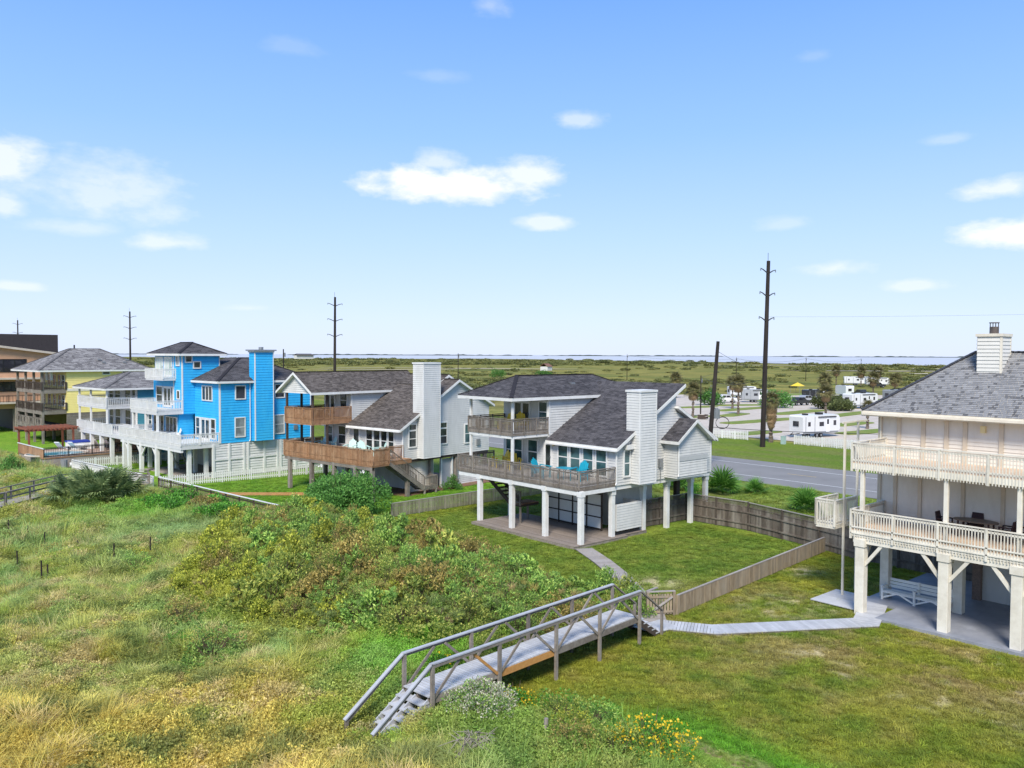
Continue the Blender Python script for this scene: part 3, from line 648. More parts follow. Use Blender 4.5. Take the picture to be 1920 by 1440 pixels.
# ================================================================== centre house, white with charcoal roof
def build_centre():
    H = house('white stilt house with charcoal roof, tan railings and turquoise chairs on its deck', (35.3,34.1), 0)
    W = 'grey_siding'
    siding(H, W, FY(0), [(3.3,3.4),(9.2,3.4),(9.2,9.15),(3.3,5.8)]); siding(H, W, FY(0), [(9.2,3.4),(13.2,3.4),(13.2,5.75),(9.2,7.8)])
    siding(H, W, FX(3.3), [(0,3.4),(6.05,3.4),(6.05,5.82),(0,5.82)]); siding(H, W, FX(3.3), [(6.05,3.4),(10.7,3.4),(10.7,6.1),(6.05,6.1)])
    siding(H, W, FX(3.3), [(6.05,6.1),(10.7,6.1),(10.7,8.75),(6.05,8.75)]); siding(H, W, FY(6.05), [(3.3,5.6),(9.4,5.6),(9.4,8.75),(3.3,8.75)])
    plain_wall(H, W, FY(10.7,1), [(3.3,3.4),(13.2,3.4),(13.2,8.7),(3.3,8.7)]); plain_wall(H, W, FX(13.2,1), [(0,3.4),(10.7,3.4),(10.7,8.7),(6,8.7),(6,5.8),(0,5.8)])
    plain_wall(H, W, FX(9.2,1), [(0,7.7),(7.6,7.7),(7.6,9.2),(0,9.2)])
    MB().box(3.25,13.15,.05,10.65,3.12,3.39).build('floor', M['white_paint'], H)
    trim(H,'white_paint',[(3.26,3.40,-.03,.06,3.4,5.75),(3.26,3.40,6.02,6.12,6.15,8.7),(13.1,13.23,-.03,.06,3.4,5.7)])
    S = 'charcoal_shingle'
    roof(H, [(3.0,-.35,5.80),(3.0,6.05,5.80),(9.75,6.05,9.62),(9.75,-.35,9.62)], S, seed=1, fedges=(0,2,3))
    roof(H, [(8.05,6.02,8.66),(9.75,6.02,9.62),(9.75,7.85,9.62)], S, seed=2, fedges=(1,))
    roof(H, [(13.5,-.35,5.75),(13.5,8.0,5.75),(9.1,8.0,8.15),(9.1,-.35,8.15)], S, seed=3, fedges=(0,3))
    e = 8.72; r = 10.08
    roof(H, [(-.35,11.35,e),(-.35,5.75,e),(2.6,8.55,r)], S, seed=4, fedges=(0,))
    roof(H, [(-.35,5.75,e),(13.1,5.75,e),(10.15,8.55,r),(2.6,8.55,r)], S, seed=5, fedges=(0,))
    roof(H, [(13.1,11.35,e),(-.35,11.35,e),(2.6,8.55,r),(10.15,8.55,r)], S, seed=6, fedges=(0,))
    roof(H, [(13.1,5.75,e),(13.1,11.35,e),(10.15,8.55,r)], S, seed=7, fedges=(0,))
    caps(H, [((-.35,5.75,e),(2.6,8.55,r)),((-.35,11.35,e),(2.6,8.55,r)),((2.6,8.55,r),(10.15,8.55,r)),((10.15,8.55,r),(13.1,5.75,e))], 'charcoal_cap')
    MB().box(6.55,6.95,7.15,7.45,9.42,9.56).build('roof_vent', M['grey_metal'], H)
    # projecting bay on the side
    siding(H, W, FY(-1.1), [(8.0,3.62),(11.2,3.62),(11.2,6.0),(9.6,7.1),(8.0,6.0)], name='bay_wall')
    siding(H, W, FX(8.0), [(-1.1,3.62),(0,3.62),(0,6.0),(-1.1,6.0)], name='bay_wall'); plain_wall(H, W, FX(11.2,1), [(-1.1,3.62),(0,3.62),(0,6.0),(-1.1,6.0)], name='bay_wall')
    MB().box(8.0,11.2,-1.08,0,3.5,3.61).build('bay_floor', M['white_paint'], H)
    piece('trim_band', M['weathered_grey'], H, 8.02,11.2,-1.15,-1.132,4.62,4.92)
    roof(H, [(7.62,0,5.98),(7.62,-1.45,5.98),(9.6,-1.45,7.32),(9.6,0,7.32)], S, seed=8, fedges=(0,1)); roof(H, [(11.58,-1.45,5.98),(11.58,0,5.98),(9.6,0,7.32),(9.6,-1.45,7.32)], S, seed=9, fedges=(0,3))
    c = chimney(H, 4.65,6.2,-.75,.35,3.42,9.2,'white_siding','white_paint',cap=.08)
    # openings
    G = 'teal_glass'
    for a, b in ((.80,1.64),(1.95,2.78),(3.10,3.92),(4.22,5.06)): window(H, FX(3.3), a, b, 3.92, 5.62, 'double', G)
    door(H, FX(3.3), 5.75, 6.4, 3.67, 5.55, glass='window_glass')
    window(H, FX(3.3), 7.13, 8.05, 4.05, 5.62, 'double', G); window(H, FX(3.3), 8.7, 9.45, 4.05, 5.55, 'double', G); window(H, FX(3.3), 9.6, 10.35, 4.05, 5.55, 'double', G)
    door(H, FX(3.3), 7.93, 9.55, 6.46, 8.25, leaves=2); window(H, FX(3.3), 6.2, 6.95, 6.98, 8.28, 'double', G)
    window(H, FY(0), 4.0, 4.48, 3.95, 5.5, 'double', G); window(H, FY(0), 6.55, 7.05, 3.95, 5.6, 'single', G)
    MB().box(3.95,5.1,-.34,-.02,5.62,5.9).build('shutter_box', M['white_paint'], H)
    MB().box(3.2,3.3,5.5,5.66,5.42,5.62).build('porch_lamp', M['lamp_cream'], H)
    MB().tube([(4.95,-.02,4.35),(4.95,-.14,4.35)],.09,10).build('wall_lamp', M['white_paint'], H)
    downspout(H,3.2,-.1,3.45,5.65); downspout(H,8.0,-1.2,3.65,5.85); MB().box(7.35,7.7,-.18,-.03,4.2,4.75).tube([(7.52,-.1,3.3),(7.52,-.1,4.2)],.03,6).build('electric_meter', M['grey_metal'], H)
    MB().beam((2.93,-.3,5.6),(2.93,6.0,5.6),.1,.1).build('gutter', M['white_paint'], H)
    # decks, rails, columns
    deck(H, 0, 3.28, 0, 11.75, 3.65, 'grey_deck', 'weathered_wood', depth=.30)
    piece('deck_beam', M['white_paint'], H, .02,.2,-.05,11.7,3.1,3.36); piece('deck_beam', M['white_paint'], H, .2,3.28,.0,.12,3.1,3.34)
    railing(H, [(3.25,0),(0,0),(0,11.75),(3.25,11.75)], 3.65, .90, 'weathered_wood', sp=.118, below=.2, post=1.75)
    deck(H, 0, 3.28, 6.07, 10.6, 6.40, 'grey_deck', 'weathered_wood', depth=.2, name='balcony')
    MB().box(.02,3.25,6.09,6.2,6.02,6.19).box(.02,.13,6.2,10.58,6.02,6.19).box(.13,3.25,6.2,10.58,6.10,6.16).build('balcony_soffit', M['white_paint'], H)
    railing(H, [(3.25,6.07),(0,6.07),(0,10.6),(3.25,10.6)], 6.40, .90, 'weathered_wood', sp=.118, below=.2, post=1.2)
    for y in (6.15,10.48):
        for a, b in ((3.66,6.02),(6.41,8.58)): column(H, .12, y, a, b, .16, 'white_paint', cap=False, name='porch_post')
    for x, y in ((.15,-.02),(.15,3.05),(.15,6.2),(.15,9.5),(3.2,.25),(3.2,6.3),(3.2,9.8),(6.3,.35),(8.7,.3),(11.3,.3),(13,.3),(6.3,6),(11,5.4),(13,5.4),(13,10.3),(8.7,10.3)):
        column(H, x, y, 0, 3.38 if x < 1 else 3.15, .30, 'white_paint')
    for x, y in ((11.4,1.6),(12.6,2.4)): column(H, x, y, 0, 3.12, .28, 'dark_wood', cap=False)
    deck(H, -.6, 4.2, -.2, 9.5, .2, 'patio_wood', 'weathered_wood', depth=.2, name='patio_deck'); deck(H, 4.21, 6.4, .1, 2.2, .2, 'patio_wood', 'weathered_wood', depth=.2, name='patio_deck')
    # lattice screen: five bays of white lattice in brown frames
    ls = MB()
    for y in np.linspace(1.75,6.95,5): ls.box(3.86,3.95,y-.04,y+.04,.2,2.6)
    for z in (.3,1.05,1.8,2.55): ls.box(3.87,3.94,1.75,6.95,z-.035,z+.035)
    ls = ls.build('lattice_screen', M['dark_wood'], H); rnd = random.Random(3)
    yy = np.linspace(1.75,6.95,5)
    for a, b in zip(yy[:-1],yy[1:]):
        m = MB()
        for q in np.arange(a+.06,b-.03,.085): m.box(3.915,3.925,q,q+.068,.34,2.5)
        for q in np.arange(.36,2.5,.085): m.box(3.927,3.937,a+.04,b-.04,q,q+.068)
        o = m.build('lattice_panel', M['lattice_white'], ls); o['kind'] = 'stuff'
    # outdoor shower and storage
    siding(H, W, FY(.12), [(3.5,.5),(5.9,.5),(5.9,2.15),(3.5,2.15)], name='shower_screen'); siding(H, W, FX(5.9,1), [(.12,.5),(1.6,.5),(1.6,2.15),(.12,2.15)], name='shower_screen')
    siding(H, 'white_siding', FX(5.6), [(2.2,.2),(9,.2),(9,3.1),(2.2,3.1)], name='storage_wall'); siding(H, 'white_siding', FY(2.2), [(5.6,.2),(9.5,.2),(9.5,3.1),(5.6,3.1)], name='storage_wall')
    # stair under the deck
    stairs(H, (1.6,10.9,3.4), (1.6,8.0,1.5), 1.0, 9, 'dark_wood', 'y', rail=False)
    deck(H, 1.5, 3.2, 6.9, 8.0, 1.5, 'brown_deck_wood', 'dark_wood', depth=.2, name='stair_landing')
    railing(H, [(1.5,6.9),(1.5,8.0)], 1.5, .85, 'weathered_wood', sp=.13, below=.1, post=1.1)
    for x, y in ((1.55,6.95),(1.55,7.9),(3.1,7.9)): column(H, x, y, 0.2, 1.3, .12, 'weathered_wood', cap=False, name='landing_post')
    return H
mat('charcoal_cap',(.03,.027,.032),(.02,.018,.022),rough=.9); mat('brown_cap',(.07,.06,.055),(.05,.042,.038),rough=.9); mat('old_cap',(.15,.14,.14),(.10,.095,.095),rough=.9)
mat('weathered_grey', (.45,.46,.46), (.40,.41,.41), rough=.6)
build_centre()
# ================================================================== right house, cream
def build_right():
    H = house('cream stilt house with wraparound balconies and grey shingle roof with square chimney', (35.7,17.6), 0)
    W, T = 'cream_siding', 'cream_trim'; YR = -13.0
    siding(H, W, FX(3.3), [(YR,3.78),(.3,3.78),(.3,6.5),(YR,6.5)]); siding(H, W, FX(3.3), [(YR,6.75),(.3,6.75),(.3,8.85),(YR,8.85)])
    plain_wall(H, W, FY(.3,1), [(3.3,3.5),(9.3,3.5),(9.3,8.85),(3.3,8.85)]); plain_wall(H, W, FX(9.3,1), [(YR,3.5),(.3,3.5),(.3,8.85),(YR,8.85)]); siding(H, W, FY(YR), [(3.3,3.5),(9.3,3.5),(9.3,8.85),(3.3,8.85)])
    MB().box(3.35,9.2,YR+.1,.2,3.45,3.76).build('floor', M[T], H)
    for y in (.25,-.62,-1.72,-2.72,-3.5,-4.95,-6.2,-7.4,-8.8,-10.2,-11.6): piece('batten', M['cream_batten'], H, 3.225,3.268,y-.09,y+.09,6.76,8.83)
    for y in (.25,-.5,-1.62,-3.47,-5.07,-6.7,-8.4,-10.2,-11.6): piece('batten', M['cream_batten'], H, 3.225,3.268,y-.08,y+.08,3.79,6.48)
    for y in (-.62,-3.5,-4.95): MB()
    e, r = 8.95, 11.72; S = 'grey_shingle'
    roof(H, [(2.6,.85,e),(2.6,YR-.5,e),(6.25,YR+3.1,r),(6.25,-2.8,r)], S, seed=11, tab=.17, course=.13, dash=.15, fedges=(0,), fmat=T, under=T, fh=.24)
    roof(H, [(9.9,.85,e),(2.6,.85,e),(6.25,-2.8,r)], S, seed=12, tab=.17, course=.13, dash=.15, fedges=(0,), fmat=T, under=T, fh=.24)
    roof(H, [(9.9,YR-.5,e),(9.9,.85,e),(6.25,-2.8,r),(6.25,YR+3.1,r)], S, seed=13, fedges=(0,), fmat=T, under=T, fh=.24)
    roof(H, [(2.6,YR-.5,e),(9.9,YR-.5,e),(6.25,YR+3.1,r)], S, seed=14, fedges=(0,), fmat=T, under=T, fh=.24)
    caps(H, [((2.6,.85,e),(6.25,-2.8,r)),((6.25,-2.8,r),(6.25,YR+3.1,r))], 'grey_shingle_cap')
    c = chimney(H, 5.0,6.1,-4.3,-3.3,10.5,12.42,'cream_white','cream_trim',cap=.07)
    m = MB().tube([(5.55,-3.8,12.5),(5.55,-3.8,12.86)],.19,14); m.tube([(5.55,-3.8,13.02),(5.55,-3.8,13.06)],.21,14)
    for k in range(4): t = k*math.pi/2; m.beam((5.55+.17*math.cos(t),-3.8+.17*math.sin(t),12.86),(5.55+.17*math.cos(t),-3.8+.17*math.sin(t),13.02),.03,.03)
    m.build('flue_pipe', M['flue_metal'], c)
    MB().box(3.12,3.3,-4.35,-4.15,8.2,8.5).build('porch_lamp', M['lamp_cream'], H)
    # decks
    deck(H, 0, 3.28, YR, 0, 3.78, 'cream_floor', 'cream_wood', depth=.30, w=.14); deck(H, 0, 3.28, YR, 0, 6.78, 'cream_floor', 'cream_wood', depth=.30, name='balcony')
    railing(H, [(3.25,.0),(0,0),(0,YR)], 3.78, .88, 'cream_wood', sp=.118, bw=.038, below=.40, post=1.9, postbelow=.42)
    m = MB().beam((-.03,0,3.9),(-.03,YR,3.9),.03,.06).beam((-.03,0,3.62),(-.03,YR,3.62),.03,.06); m.build('lower_rail', M['cream_wood'], H)
    railing(H, [(3.25,.0),(0,0),(0,YR)], 6.78, .88, 'cream_wood', sp=.118, bw=.038, below=.38, post=1.9, postbelow=.4)
    downspout(H,3.18,.2,6.8,8.75,'cream_trim'); MB().beam((2.52,.8,8.8),(2.52,YR-.4,8.8),.1,.11).build('gutter', M['cream_trim'], H)
    for y in (-.45,-3.98,-6.69,-9.6,-12.4):
        column(H, .12, y, 0, 3.4, .40, 'cream_wood'); column(H, .16, y+.02, 3.8, 6.46, .17, 'cream_wood', cap=False, name='porch_post')
        for s in (-1,1):
            if y == -.45 and s == 1: continue
            rpiece('knee_brace', M['cream_wood'], H, (.12,y+s*.16,2.25),(.12,y+s*1.05,3.4),.12,.14)
        rpiece('knee_brace', M['cream_wood'], H, (.3,y,2.3),(1.25,y,3.4),.12,.14)
    for y in (-.15,-3.4,-6.5,-9.6): column(H, 3.25, y, .1, 3.5, .40, 'cream_wood', cap=False)
    piece('deck_beam', M['cream_wood'], H, .03,.22,YR,-.1,3.2,3.46)
    # ground floor: grey slab, storage wall
    MB().box(-.35,9.2,YR,-1.3,-.05,.13).box(1.85,9.2,-1.3,.35,-.05,.13).build('slab', M['grey_slab'], H)
    siding(H, 'white_siding', FX(6.2), [(YR,.13),(-3.0,.13),(-3.0,3.45),(YR,3.45)], course=.2, name='storage_wall'); siding(H, 'cream_siding', FY(-3.0,1), [(6.2,.13),(9.2,.13),(9.2,3.45),(6.2,3.45)], name='storage_wall')
    MB().box(5.9,6.19,-3.35,-3.0,.13,3.45).build('brick_pier', M['brick_pier'], H)
    # side stair enclosure rail seen through the porch
    railing(H, [(3.25,.0),(3.25,.3)], 3.78, .88, 'cream_wood', sp=.12)
    return H
mat('grey_shingle_cap', (.07,.07,.082), (.045,.045,.052), rough=.9); mat('flue_metal', (.16,.13,.115), (.11,.09,.08), rough=.5, metal=.5)
mat('cream_white', (.68,.655,.61), (.62,.60,.55), rough=.6, scale=2)
mat('brick_pier', (.28,.2,.16), (.16,.12,.1), rough=.9, scale=14)
build_right()
# ================================================================== second house, grey with brown decks
def build_second():
    H = house('pale grey stilt house with brown wooden decks and tall clapboard chimney', (34.05,52.8), 8.5); W = 'grey_siding'
    siding(H, W, FY(2.95), [(4.1,2.85),(10.4,2.85),(10.4,9.2),(4.1,5.75)]); siding(H, W, FY(2.95), [(10.4,2.85),(14.6,2.85),(14.6,7.1),(10.4,9.2)])
    siding(H, W, FY(4.6), [(9.4,8.5),(13.4,8.5),(10.9,9.6)])
    siding(H, W, FX(4.1), [(2.95,2.85),(13.3,2.85),(13.3,5.55),(2.95,5.55)]); siding(H, W, FX(4.1), [(9.5,5.55),(13.3,5.55),(13.3,8.4),(9.5,8.4)])
    siding(H, W, FY(9.5), [(4.1,5.5),(9.5,5.5),(9.5,8.4),(4.1,8.4)])
    plain_wall(H, W, FY(13.3,1), [(4.1,2.85),(14.6,2.85),(14.6,8.4),(4.1,8.4)]); plain_wall(H, W, FX(14.6,1), [(2.95,2.85),(13.3,2.85),(13.3,7.5),(2.95,7.1)])
    MB().box(4.05,14.55,3.0,13.25,2.62,2.84).build('floor', M['dark_wood'], H)
    trim(H,'white_paint',[(4.06,4.20,2.92,3.02,2.85,5.6),(4.06,4.18,9.47,9.57,6.1,8.3)])
    S = 'brown_shingle'
    roof(H, [(3.5,2.6,5.42),(3.5,9.5,5.42),(10.4,9.5,9.36),(10.4,2.6,9.36)], S, seed=21, fedges=(0,3))
    roof(H, [(9.4,4.45,8.86),(9.4,9.5,8.86),(10.95,9.5,9.72),(10.95,4.45,9.72)], S, seed=26, fedges=(3,))
    roof(H, [(15,9.5,7.0),(15,2.6,7.0),(10.4,2.6,9.36),(10.4,9.5,9.36)], S, seed=22, fedges=(0,1)); roof(H, [(14.4,9.5,7.95),(14.4,4.45,7.95),(10.95,4.45,9.72),(10.95,9.5,9.72)], S, seed=27, fedges=(0,1))
    roof(H, [(-.35,9.15,8.33),(12.6,9.15,8.33),(12.6,11.65,9.98),(-.35,11.65,9.98)], S, seed=23, fedges=(0,3)); roof(H, [(12.6,14.15,8.33),(-.35,14.15,8.33),(-.35,11.65,9.98),(12.6,11.65,9.98)], S, seed=24, fedges=(0,1))
    caps(H, [((-.3,11.65,9.98),(12.6,11.65,9.98)),((10.95,4.5,9.72),(10.95,9.5,9.72)),((10.4,2.65,9.36),(10.4,4.5,9.36))], 'brown_cap')
    siding(H, 'white_siding', FX(0), [(9.5,8.2),(13.8,8.2),(13.8,8.3),(11.65,9.8),(9.5,8.3)], name='gable')
    chimney(H, 5.7,7.6,2.2,3.45,2.9,10.72,'white_siding','white_paint',cap=.07)
    for a, b in ((4.0,4.62),(4.85,5.55),(5.75,6.48),(6.7,7.45)): window(H, FX(4.1), a, b, 3.35, 5.22, 'double')
    door(H, FX(4.1), 8.4, 9.25, 3.12, 5.2); window(H, FX(4.1), 10.25, 11.2, 3.7, 5.2, 'double'); window(H, FX(4.1), 12.1, 13.05, 3.75, 5.1, 'double')
    window(H, FX(4.1), 10.1, 10.95, 6.9, 8.05, 'double'); door(H, FX(4.1), 11.75, 13.05, 6.05, 7.95, leaves=2)
    window(H, FY(2.95), 4.75, 5.5, 3.9, 5.7, 'transom'); window(H, FY(2.95), 8.25, 9.1, 3.9, 5.65, 'transom'); window(H, FY(2.95), 11.4, 12.3, 3.75, 5.3, 'double', 'teal_glass')
    downspout(H,4.0,2.85,2.9,5.3); MB().beam((3.42,2.65,5.24),(3.42,9.4,5.24),.1,.1).build('gutter', M['white_paint'], H); MB().box(12.9,13.3,2.8,2.94,3.4,3.95).build('electric_meter', M['grey_metal'], H)
    D = 'brown_deck_wood'
    deck(H, 0, 4.08, 1.9, 13.5, 3.1, D, D, depth=.34); railing(H, [(1.7,1.9),(0,1.9),(0,13.5),(4.05,13.5)], 3.1, 1.02, D, sp=.125, bw=.095, below=.22, post=1.75); railing(H, [(1.6,2.88),(4.05,2.88)], 3.1, 1.0, D, sp=.13, bw=.05, below=.1, post=2.5)
    deck(H, 0, 4.08, 9.5, 13.3, 6.0, D, D, depth=.42, name='balcony'); railing(H, [(0,9.5),(0,13.3),(4.05,13.3)], 6.0, 1.0, D, sp=.125, bw=.095, below=.3, post=1.2); railing(H, [(4.05,9.5),(0,9.5)], 6.0, 1.0, D, sp=.13, bw=.05, below=.3, post=1.9)
    for y in (9.6,13.2):
        for x in (.12,1.6):
            for a, b in ((3.12,5.58),(6.02,8.2)): column(H, x, y, a, b, .17, 'dark_wood', cap=False, name='porch_post')
    for x, y in ((.15,12.85),(.15,9.8),(.15,6.8),(.15,4.1),(.15,2.1),(3.9,2.2),(3.9,6.8),(3.9,9.8),(3.9,12.9),(7.5,3.2),(10.5,3.2),(14.3,3.2),(7.5,12.9),(14.3,12.9)): column(H, x, y, 0, 2.78 if x < 1 else 2.62, .30, 'weathered_wood', cap=False)
    piece('deck_beam', M['weathered_wood'], H, .02,.25,1.95,13.45,2.5,2.76)
    stairs(H, (1.75,1.92,3.1), (5.5,1.92,.55), .92, 13, 'weathered_wood', 'x', sp=.16)
    deck(H, 5.5, 7.0, 1.9, 2.85, .55, 'weathered_wood', depth=.2, name='stair_landing'); railing(H, [(5.5,1.9),(7.0,1.9),(7.0,2.85)], .55, .9, 'weathered_wood', sp=.13, below=.12, post=1.4)
    for x, y in ((5.6,1.97),(6.9,1.97),(6.9,2.78)): column(H, x, y, 0, .36, .14, 'weathered_wood', cap=False, name='landing_post')
    MB().box(3.6,14.8,2.2,12.9,-.03,.06).build('slab', M['red_slab'], H)
    siding(H, 'cream_siding', FY(3.4), [(5.2,.06),(8.0,.06),(8.0,2.6),(5.2,2.6)], name='garage_wall'); siding(H, 'white_siding', FX(5.0), [(9.3,.3),(12.9,.3),(12.9,2.55),(9.3,2.55)], name='storage_wall'); siding(H, 'grey_siding', FX(6.2), [(4.0,.06),(9.3,.06),(9.3,2.6),(4.0,2.6)], name='storage_wall')
    plain_wall(H, 'grey_door', FY(3.3), [(8.8,.1),(10,.1),(10,2.5),(8.8,2.5)], name='door'); trim(H,'white_paint',[(8.66,8.8,3.14,3.32,.06,2.6),(10.0,10.14,3.14,3.32,.06,2.6)],'door_frame')
    siding(H, W, FY(3.4), [(10.2,.06),(14,.06),(14,2.6),(10.2,2.6)], name='garage_wall')
    for y in (3.0,8.3): MB().box(-.03,.1,y-.09,y+.09,2.3,2.48).tube([(-.06,y-.14,2.32),(-.16,y-.2,2.24)],.06,8).tube([(-.06,y+.14,2.32),(-.16,y+.2,2.24)],.06,8).build('floodlight', M['white_paint'], H)
    return H
mat('grey_door', (.36,.37,.40), (.32,.33,.36), rough=.5)
build_second()
# ================================================================== blue tower house
def build_blue():
    H = house('bright blue house with lookout tower, white decks and blue chimney', (26.1,77.0), 5); W = 'blue_siding'; K = .25
    siding(H, W, FX(3.7), [(-2.35,3.2),(2.6,3.2),(2.6,8.95),(-2.35,8.95)], K); siding(H, W, FY(-2.35), [(3.7,3.2),(13.5,3.2),(13.5,8.95),(3.7,8.95)], K)
    plain_wall(H, W, FX(13.5,1), [(-2.35,3.2),(9,3.2),(9,8.95),(-2.35,8.95)]); plain_wall(H, W, FY(9,1), [(2.45,3.2),(13.5,3.2),(13.5,8.95),(2.45,8.95)])
    siding(H, W, FY(2.58), [(2.45,5.75),(6.2,5.75),(6.2,11.45),(2.45,11.45)], K); siding(H, W, FX(2.45), [(2.58,5.75),(8.6,5.75),(8.6,11.45),(2.58,11.45)], K); plain_wall(H, W, FX(6.2,1), [(2.58,8),(8.6,8),(8.6,11.45),(2.58,11.45)]); plain_wall(H, W, FY(8.6,1), [(2.45,5.75),(6.2,5.75),(6.2,11.45),(2.45,11.45)])
    MB().box(2.4,3.75,2.6,8.6,5.66,5.74).build('tower_floor', M[W], H); MB().box(2.3,13.4,-2.3,8.9,3.0,3.19).build('floor', M['white_paint'], H)
    siding(H, W, FY(2.95), [(2.25,3.2),(3.7,3.2),(3.7,5.75),(2.25,5.75)], K); siding(H, W, FX(2.25), [(2.95,3.2),(8.9,3.2),(8.9,5.75),(2.25+.7,5.75)], K)
    trim(H,'white_paint',[(3.66,3.8,-2.39,-2.27,3.2,8.85),(2.41,2.52,2.54,2.66,5.75,11.4),(2.41,2.52,4.3,4.44,5.75,11.4),(6.14,6.24,2.54,2.66,9.5,11.4)])
    S = 'charcoal_shingle'; e = 8.97; r = 11.1
    roof(H, [(3.3,9.1,e),(3.3,-2.75,e),(7.95,1.9,r),(7.95,4.5,r)], S, seed=31, course=.2, tab=.5, fedges=(0,)); roof(H, [(3.3,-2.75,e),(13.9,-2.75,e),(9.3,1.9,r),(7.95,1.9,r)], S, seed=32, course=.2, tab=.5, fedges=(0,))
    roof(H, [(13.9,-2.75,e),(13.9,9.1,e),(9.3,4.5,r),(9.3,1.9,r)], S, seed=33, course=.2, tab=.5, fedges=(0,)); roof(H, [(13.9,9.1,e),(3.3,9.1,e),(7.95,4.5,r),(9.3,4.5,r)], S, seed=34, course=.2, tab=.5, fedges=(0,))
    e = 11.5; r = 12.6
    P = [(1.9,2.1,e),(6.75,2.1,e),(6.75,9.2,e),(1.9,9.2,e)]; A, B2 = (4.33,4.5,r), (4.33,6.8,r)
    roof(H, [P[3],P[0],A,B2], S, seed=35, course=.2, tab=.5, fedges=(0,)); roof(H, [P[0],P[1],A], S, seed=36, course=.2, tab=.5, fedges=(0,)); roof(H, [P[1],P[2],B2,A], S, seed=37, course=.2, tab=.5, fedges=(0,)); roof(H, [P[2],P[3],B2], S, seed=38, course=.2, tab=.5, fedges=(0,))
    caps(H, [((1.9,2.1,11.5),A),((1.9,9.2,11.5),B2),((6.75,2.1,11.5),A),(A,B2),((3.3,-2.75,8.97),(7.95,1.9,11.1)),((7.95,1.9,11.1),(9.3,1.9,11.1)),((13.9,-2.75,8.97),(9.3,1.9,11.1))], 'charcoal_cap', .3)
    c = chimney(H, 6.95,8.85,-2.95,-1.9,3.25,11.65,W,'white_paint',cap=.1,course=K); MB().box(6.7,9.1,-3.2,-1.65,11.78,11.9).tube([(7.9,-2.4,11.9),(7.9,-2.4,12.15)],.22,12).build('chimney_flue', M['grey_metal'], c)
    g = 'blind_glass'
    downspout(H,13.3,-2.45,.3,8.75); downspout(H,6.7,-2.45,3.2,8.75); MB().box(11.4,11.8,-2.5,-2.36,4.0,4.5).build('electric_meter', M['grey_metal'], H)
    window(H, FX(3.7), -.95, .95, 7.15, 8.4, 'triple'); window(H, FY(-2.35), 5.3,6.2,7.3,8.45,'single','rv_glass'); window(H, FY(-2.35), 5.25,6.15,3.75,5.45,'double',g); window(H, FY(-2.35), 9.4,10.35,7.3,8.5,'single','rv_glass'); window(H, FY(-2.35), 9.35,10.3,3.8,5.5,'double',g)
    door(H, FX(3.7), -.4, 1.3, 3.32, 5.35, leaves=2); window(H, FX(3.7), -1.55,-.75,3.6,5.35,'double'); window(H, FX(3.7), 1.6,2.3,3.6,5.35,'double')
    window(H, FY(2.58), 2.8,3.35,10.72,11.25,'single'); window(H, FY(2.58), 3.6,4.2,10.15,10.68,'single')
    window(H, FX(2.45), 3.1,3.7,10.4,11.2,'single','blind_glass'); window(H, FX(2.45), 3.1,3.6,7.2,7.9,'single')
    for y in (4.7,6.7): door(H, FX(2.45), y, y+1.6, 9.2, 11.1, leaves=2, glass='mint_glass')
    door(H, FX(2.45), 5.0, 6.6, 6.25, 8.2, leaves=2); window(H, FX(2.45), 4.55,4.85,6.6,8.2,'single'); window(H, FX(2.45), 6.9,8.2,6.6,8.2,'double')
    window(H, FX(2.25), 3.3,5.6,3.7,5.3,'triple'); window(H, FX(2.25), 6.2,8.4,3.6,5.35,'triple')
    D = 'white_deck'
    deck(H, 0, 3.68, -2.35, 11.4, 3.3, D, D, depth=.42, w=.2); railing(H, [(3.6,-2.35),(0,-2.35),(0,11.4),(3.6,11.4)], 3.3, .92, 'white_paint', sp=.15, bw=.05, below=.1, post=1.9, pw=.11)
    deck(H, 0, 2.43, 2.58, 8.6, 6.15, D, D, depth=.42, w=.2, name='balcony'); railing(H, [(2.4,2.58),(0,2.58),(0,8.6),(2.4,8.6)], 6.15, .9, 'white_paint', sp=.15, bw=.05, below=.1, post=1.9, pw=.11)
    deck(H, 1.2, 2.43, 3.9, 7.9, 9.15, D, D, depth=.25, w=.2, name='balcony'); railing(H, [(2.4,3.9),(1.2,3.9),(1.2,7.9),(2.4,7.9)], 9.15, .88, 'white_paint', sp=.15, bw=.05, below=.08, post=1.9, pw=.11)
    for y in (2.7,5.3,8.3): column(H, .12, y, 3.31, 5.73, .2, 'white_paint', cap=False, name='porch_post')
    for x, y in ((.15,.1),(.15,2.95),(.15,6.5),(.15,9.4),(.15,10.6),(.95,-1.9),(2.9,-1.2),(3.6,2.5),(3.6,6.5),(3.6,10.6),(2.2,9.5)): column(H, x, y, 0, 2.95, .34, 'white_paint', cap=False)
    for y, s in ((2.95,1),(6.5,-1),(9.4,1),(6.5,1)): rpiece('knee_brace', M['white_paint'], H, (.15,y+s*.1,1.7),(.15,y+s*1.3,2.92),.12,.14)
    piece('deck_beam', M['white_paint'], H, .03,.25,-2.3,11.3,2.62,2.9)
    # louvred enclosure at ground level
    siding(H, 'white_siding', FY(-2.3), [(3.0,.1),(13.4,.1),(13.4,3.1),(3.0,3.1)], .24, .05, name='enclosure_wall'); siding(H, 'white_siding', FX(6.5), [(-2.2,.1),(8.5,.1),(8.5,2.9),(-2.2,2.9)], .24, .05, name='enclosure_wall')
    for x in (3.05,4.6,6.1,6.5,8.2,9.6,9.95,11.6,13.3): piece('enclosure_post', M['white_paint'], H, x-.1,x+.1,-2.42,-2.24,.05,3.15)
    for x0, x1 in ((3.2,6.0),(6.6,9.5),(10.1,13.2)): piece('enclosure_rail', M['white_paint'], H, x0,x1,-2.40,-2.26,1.62,1.76)
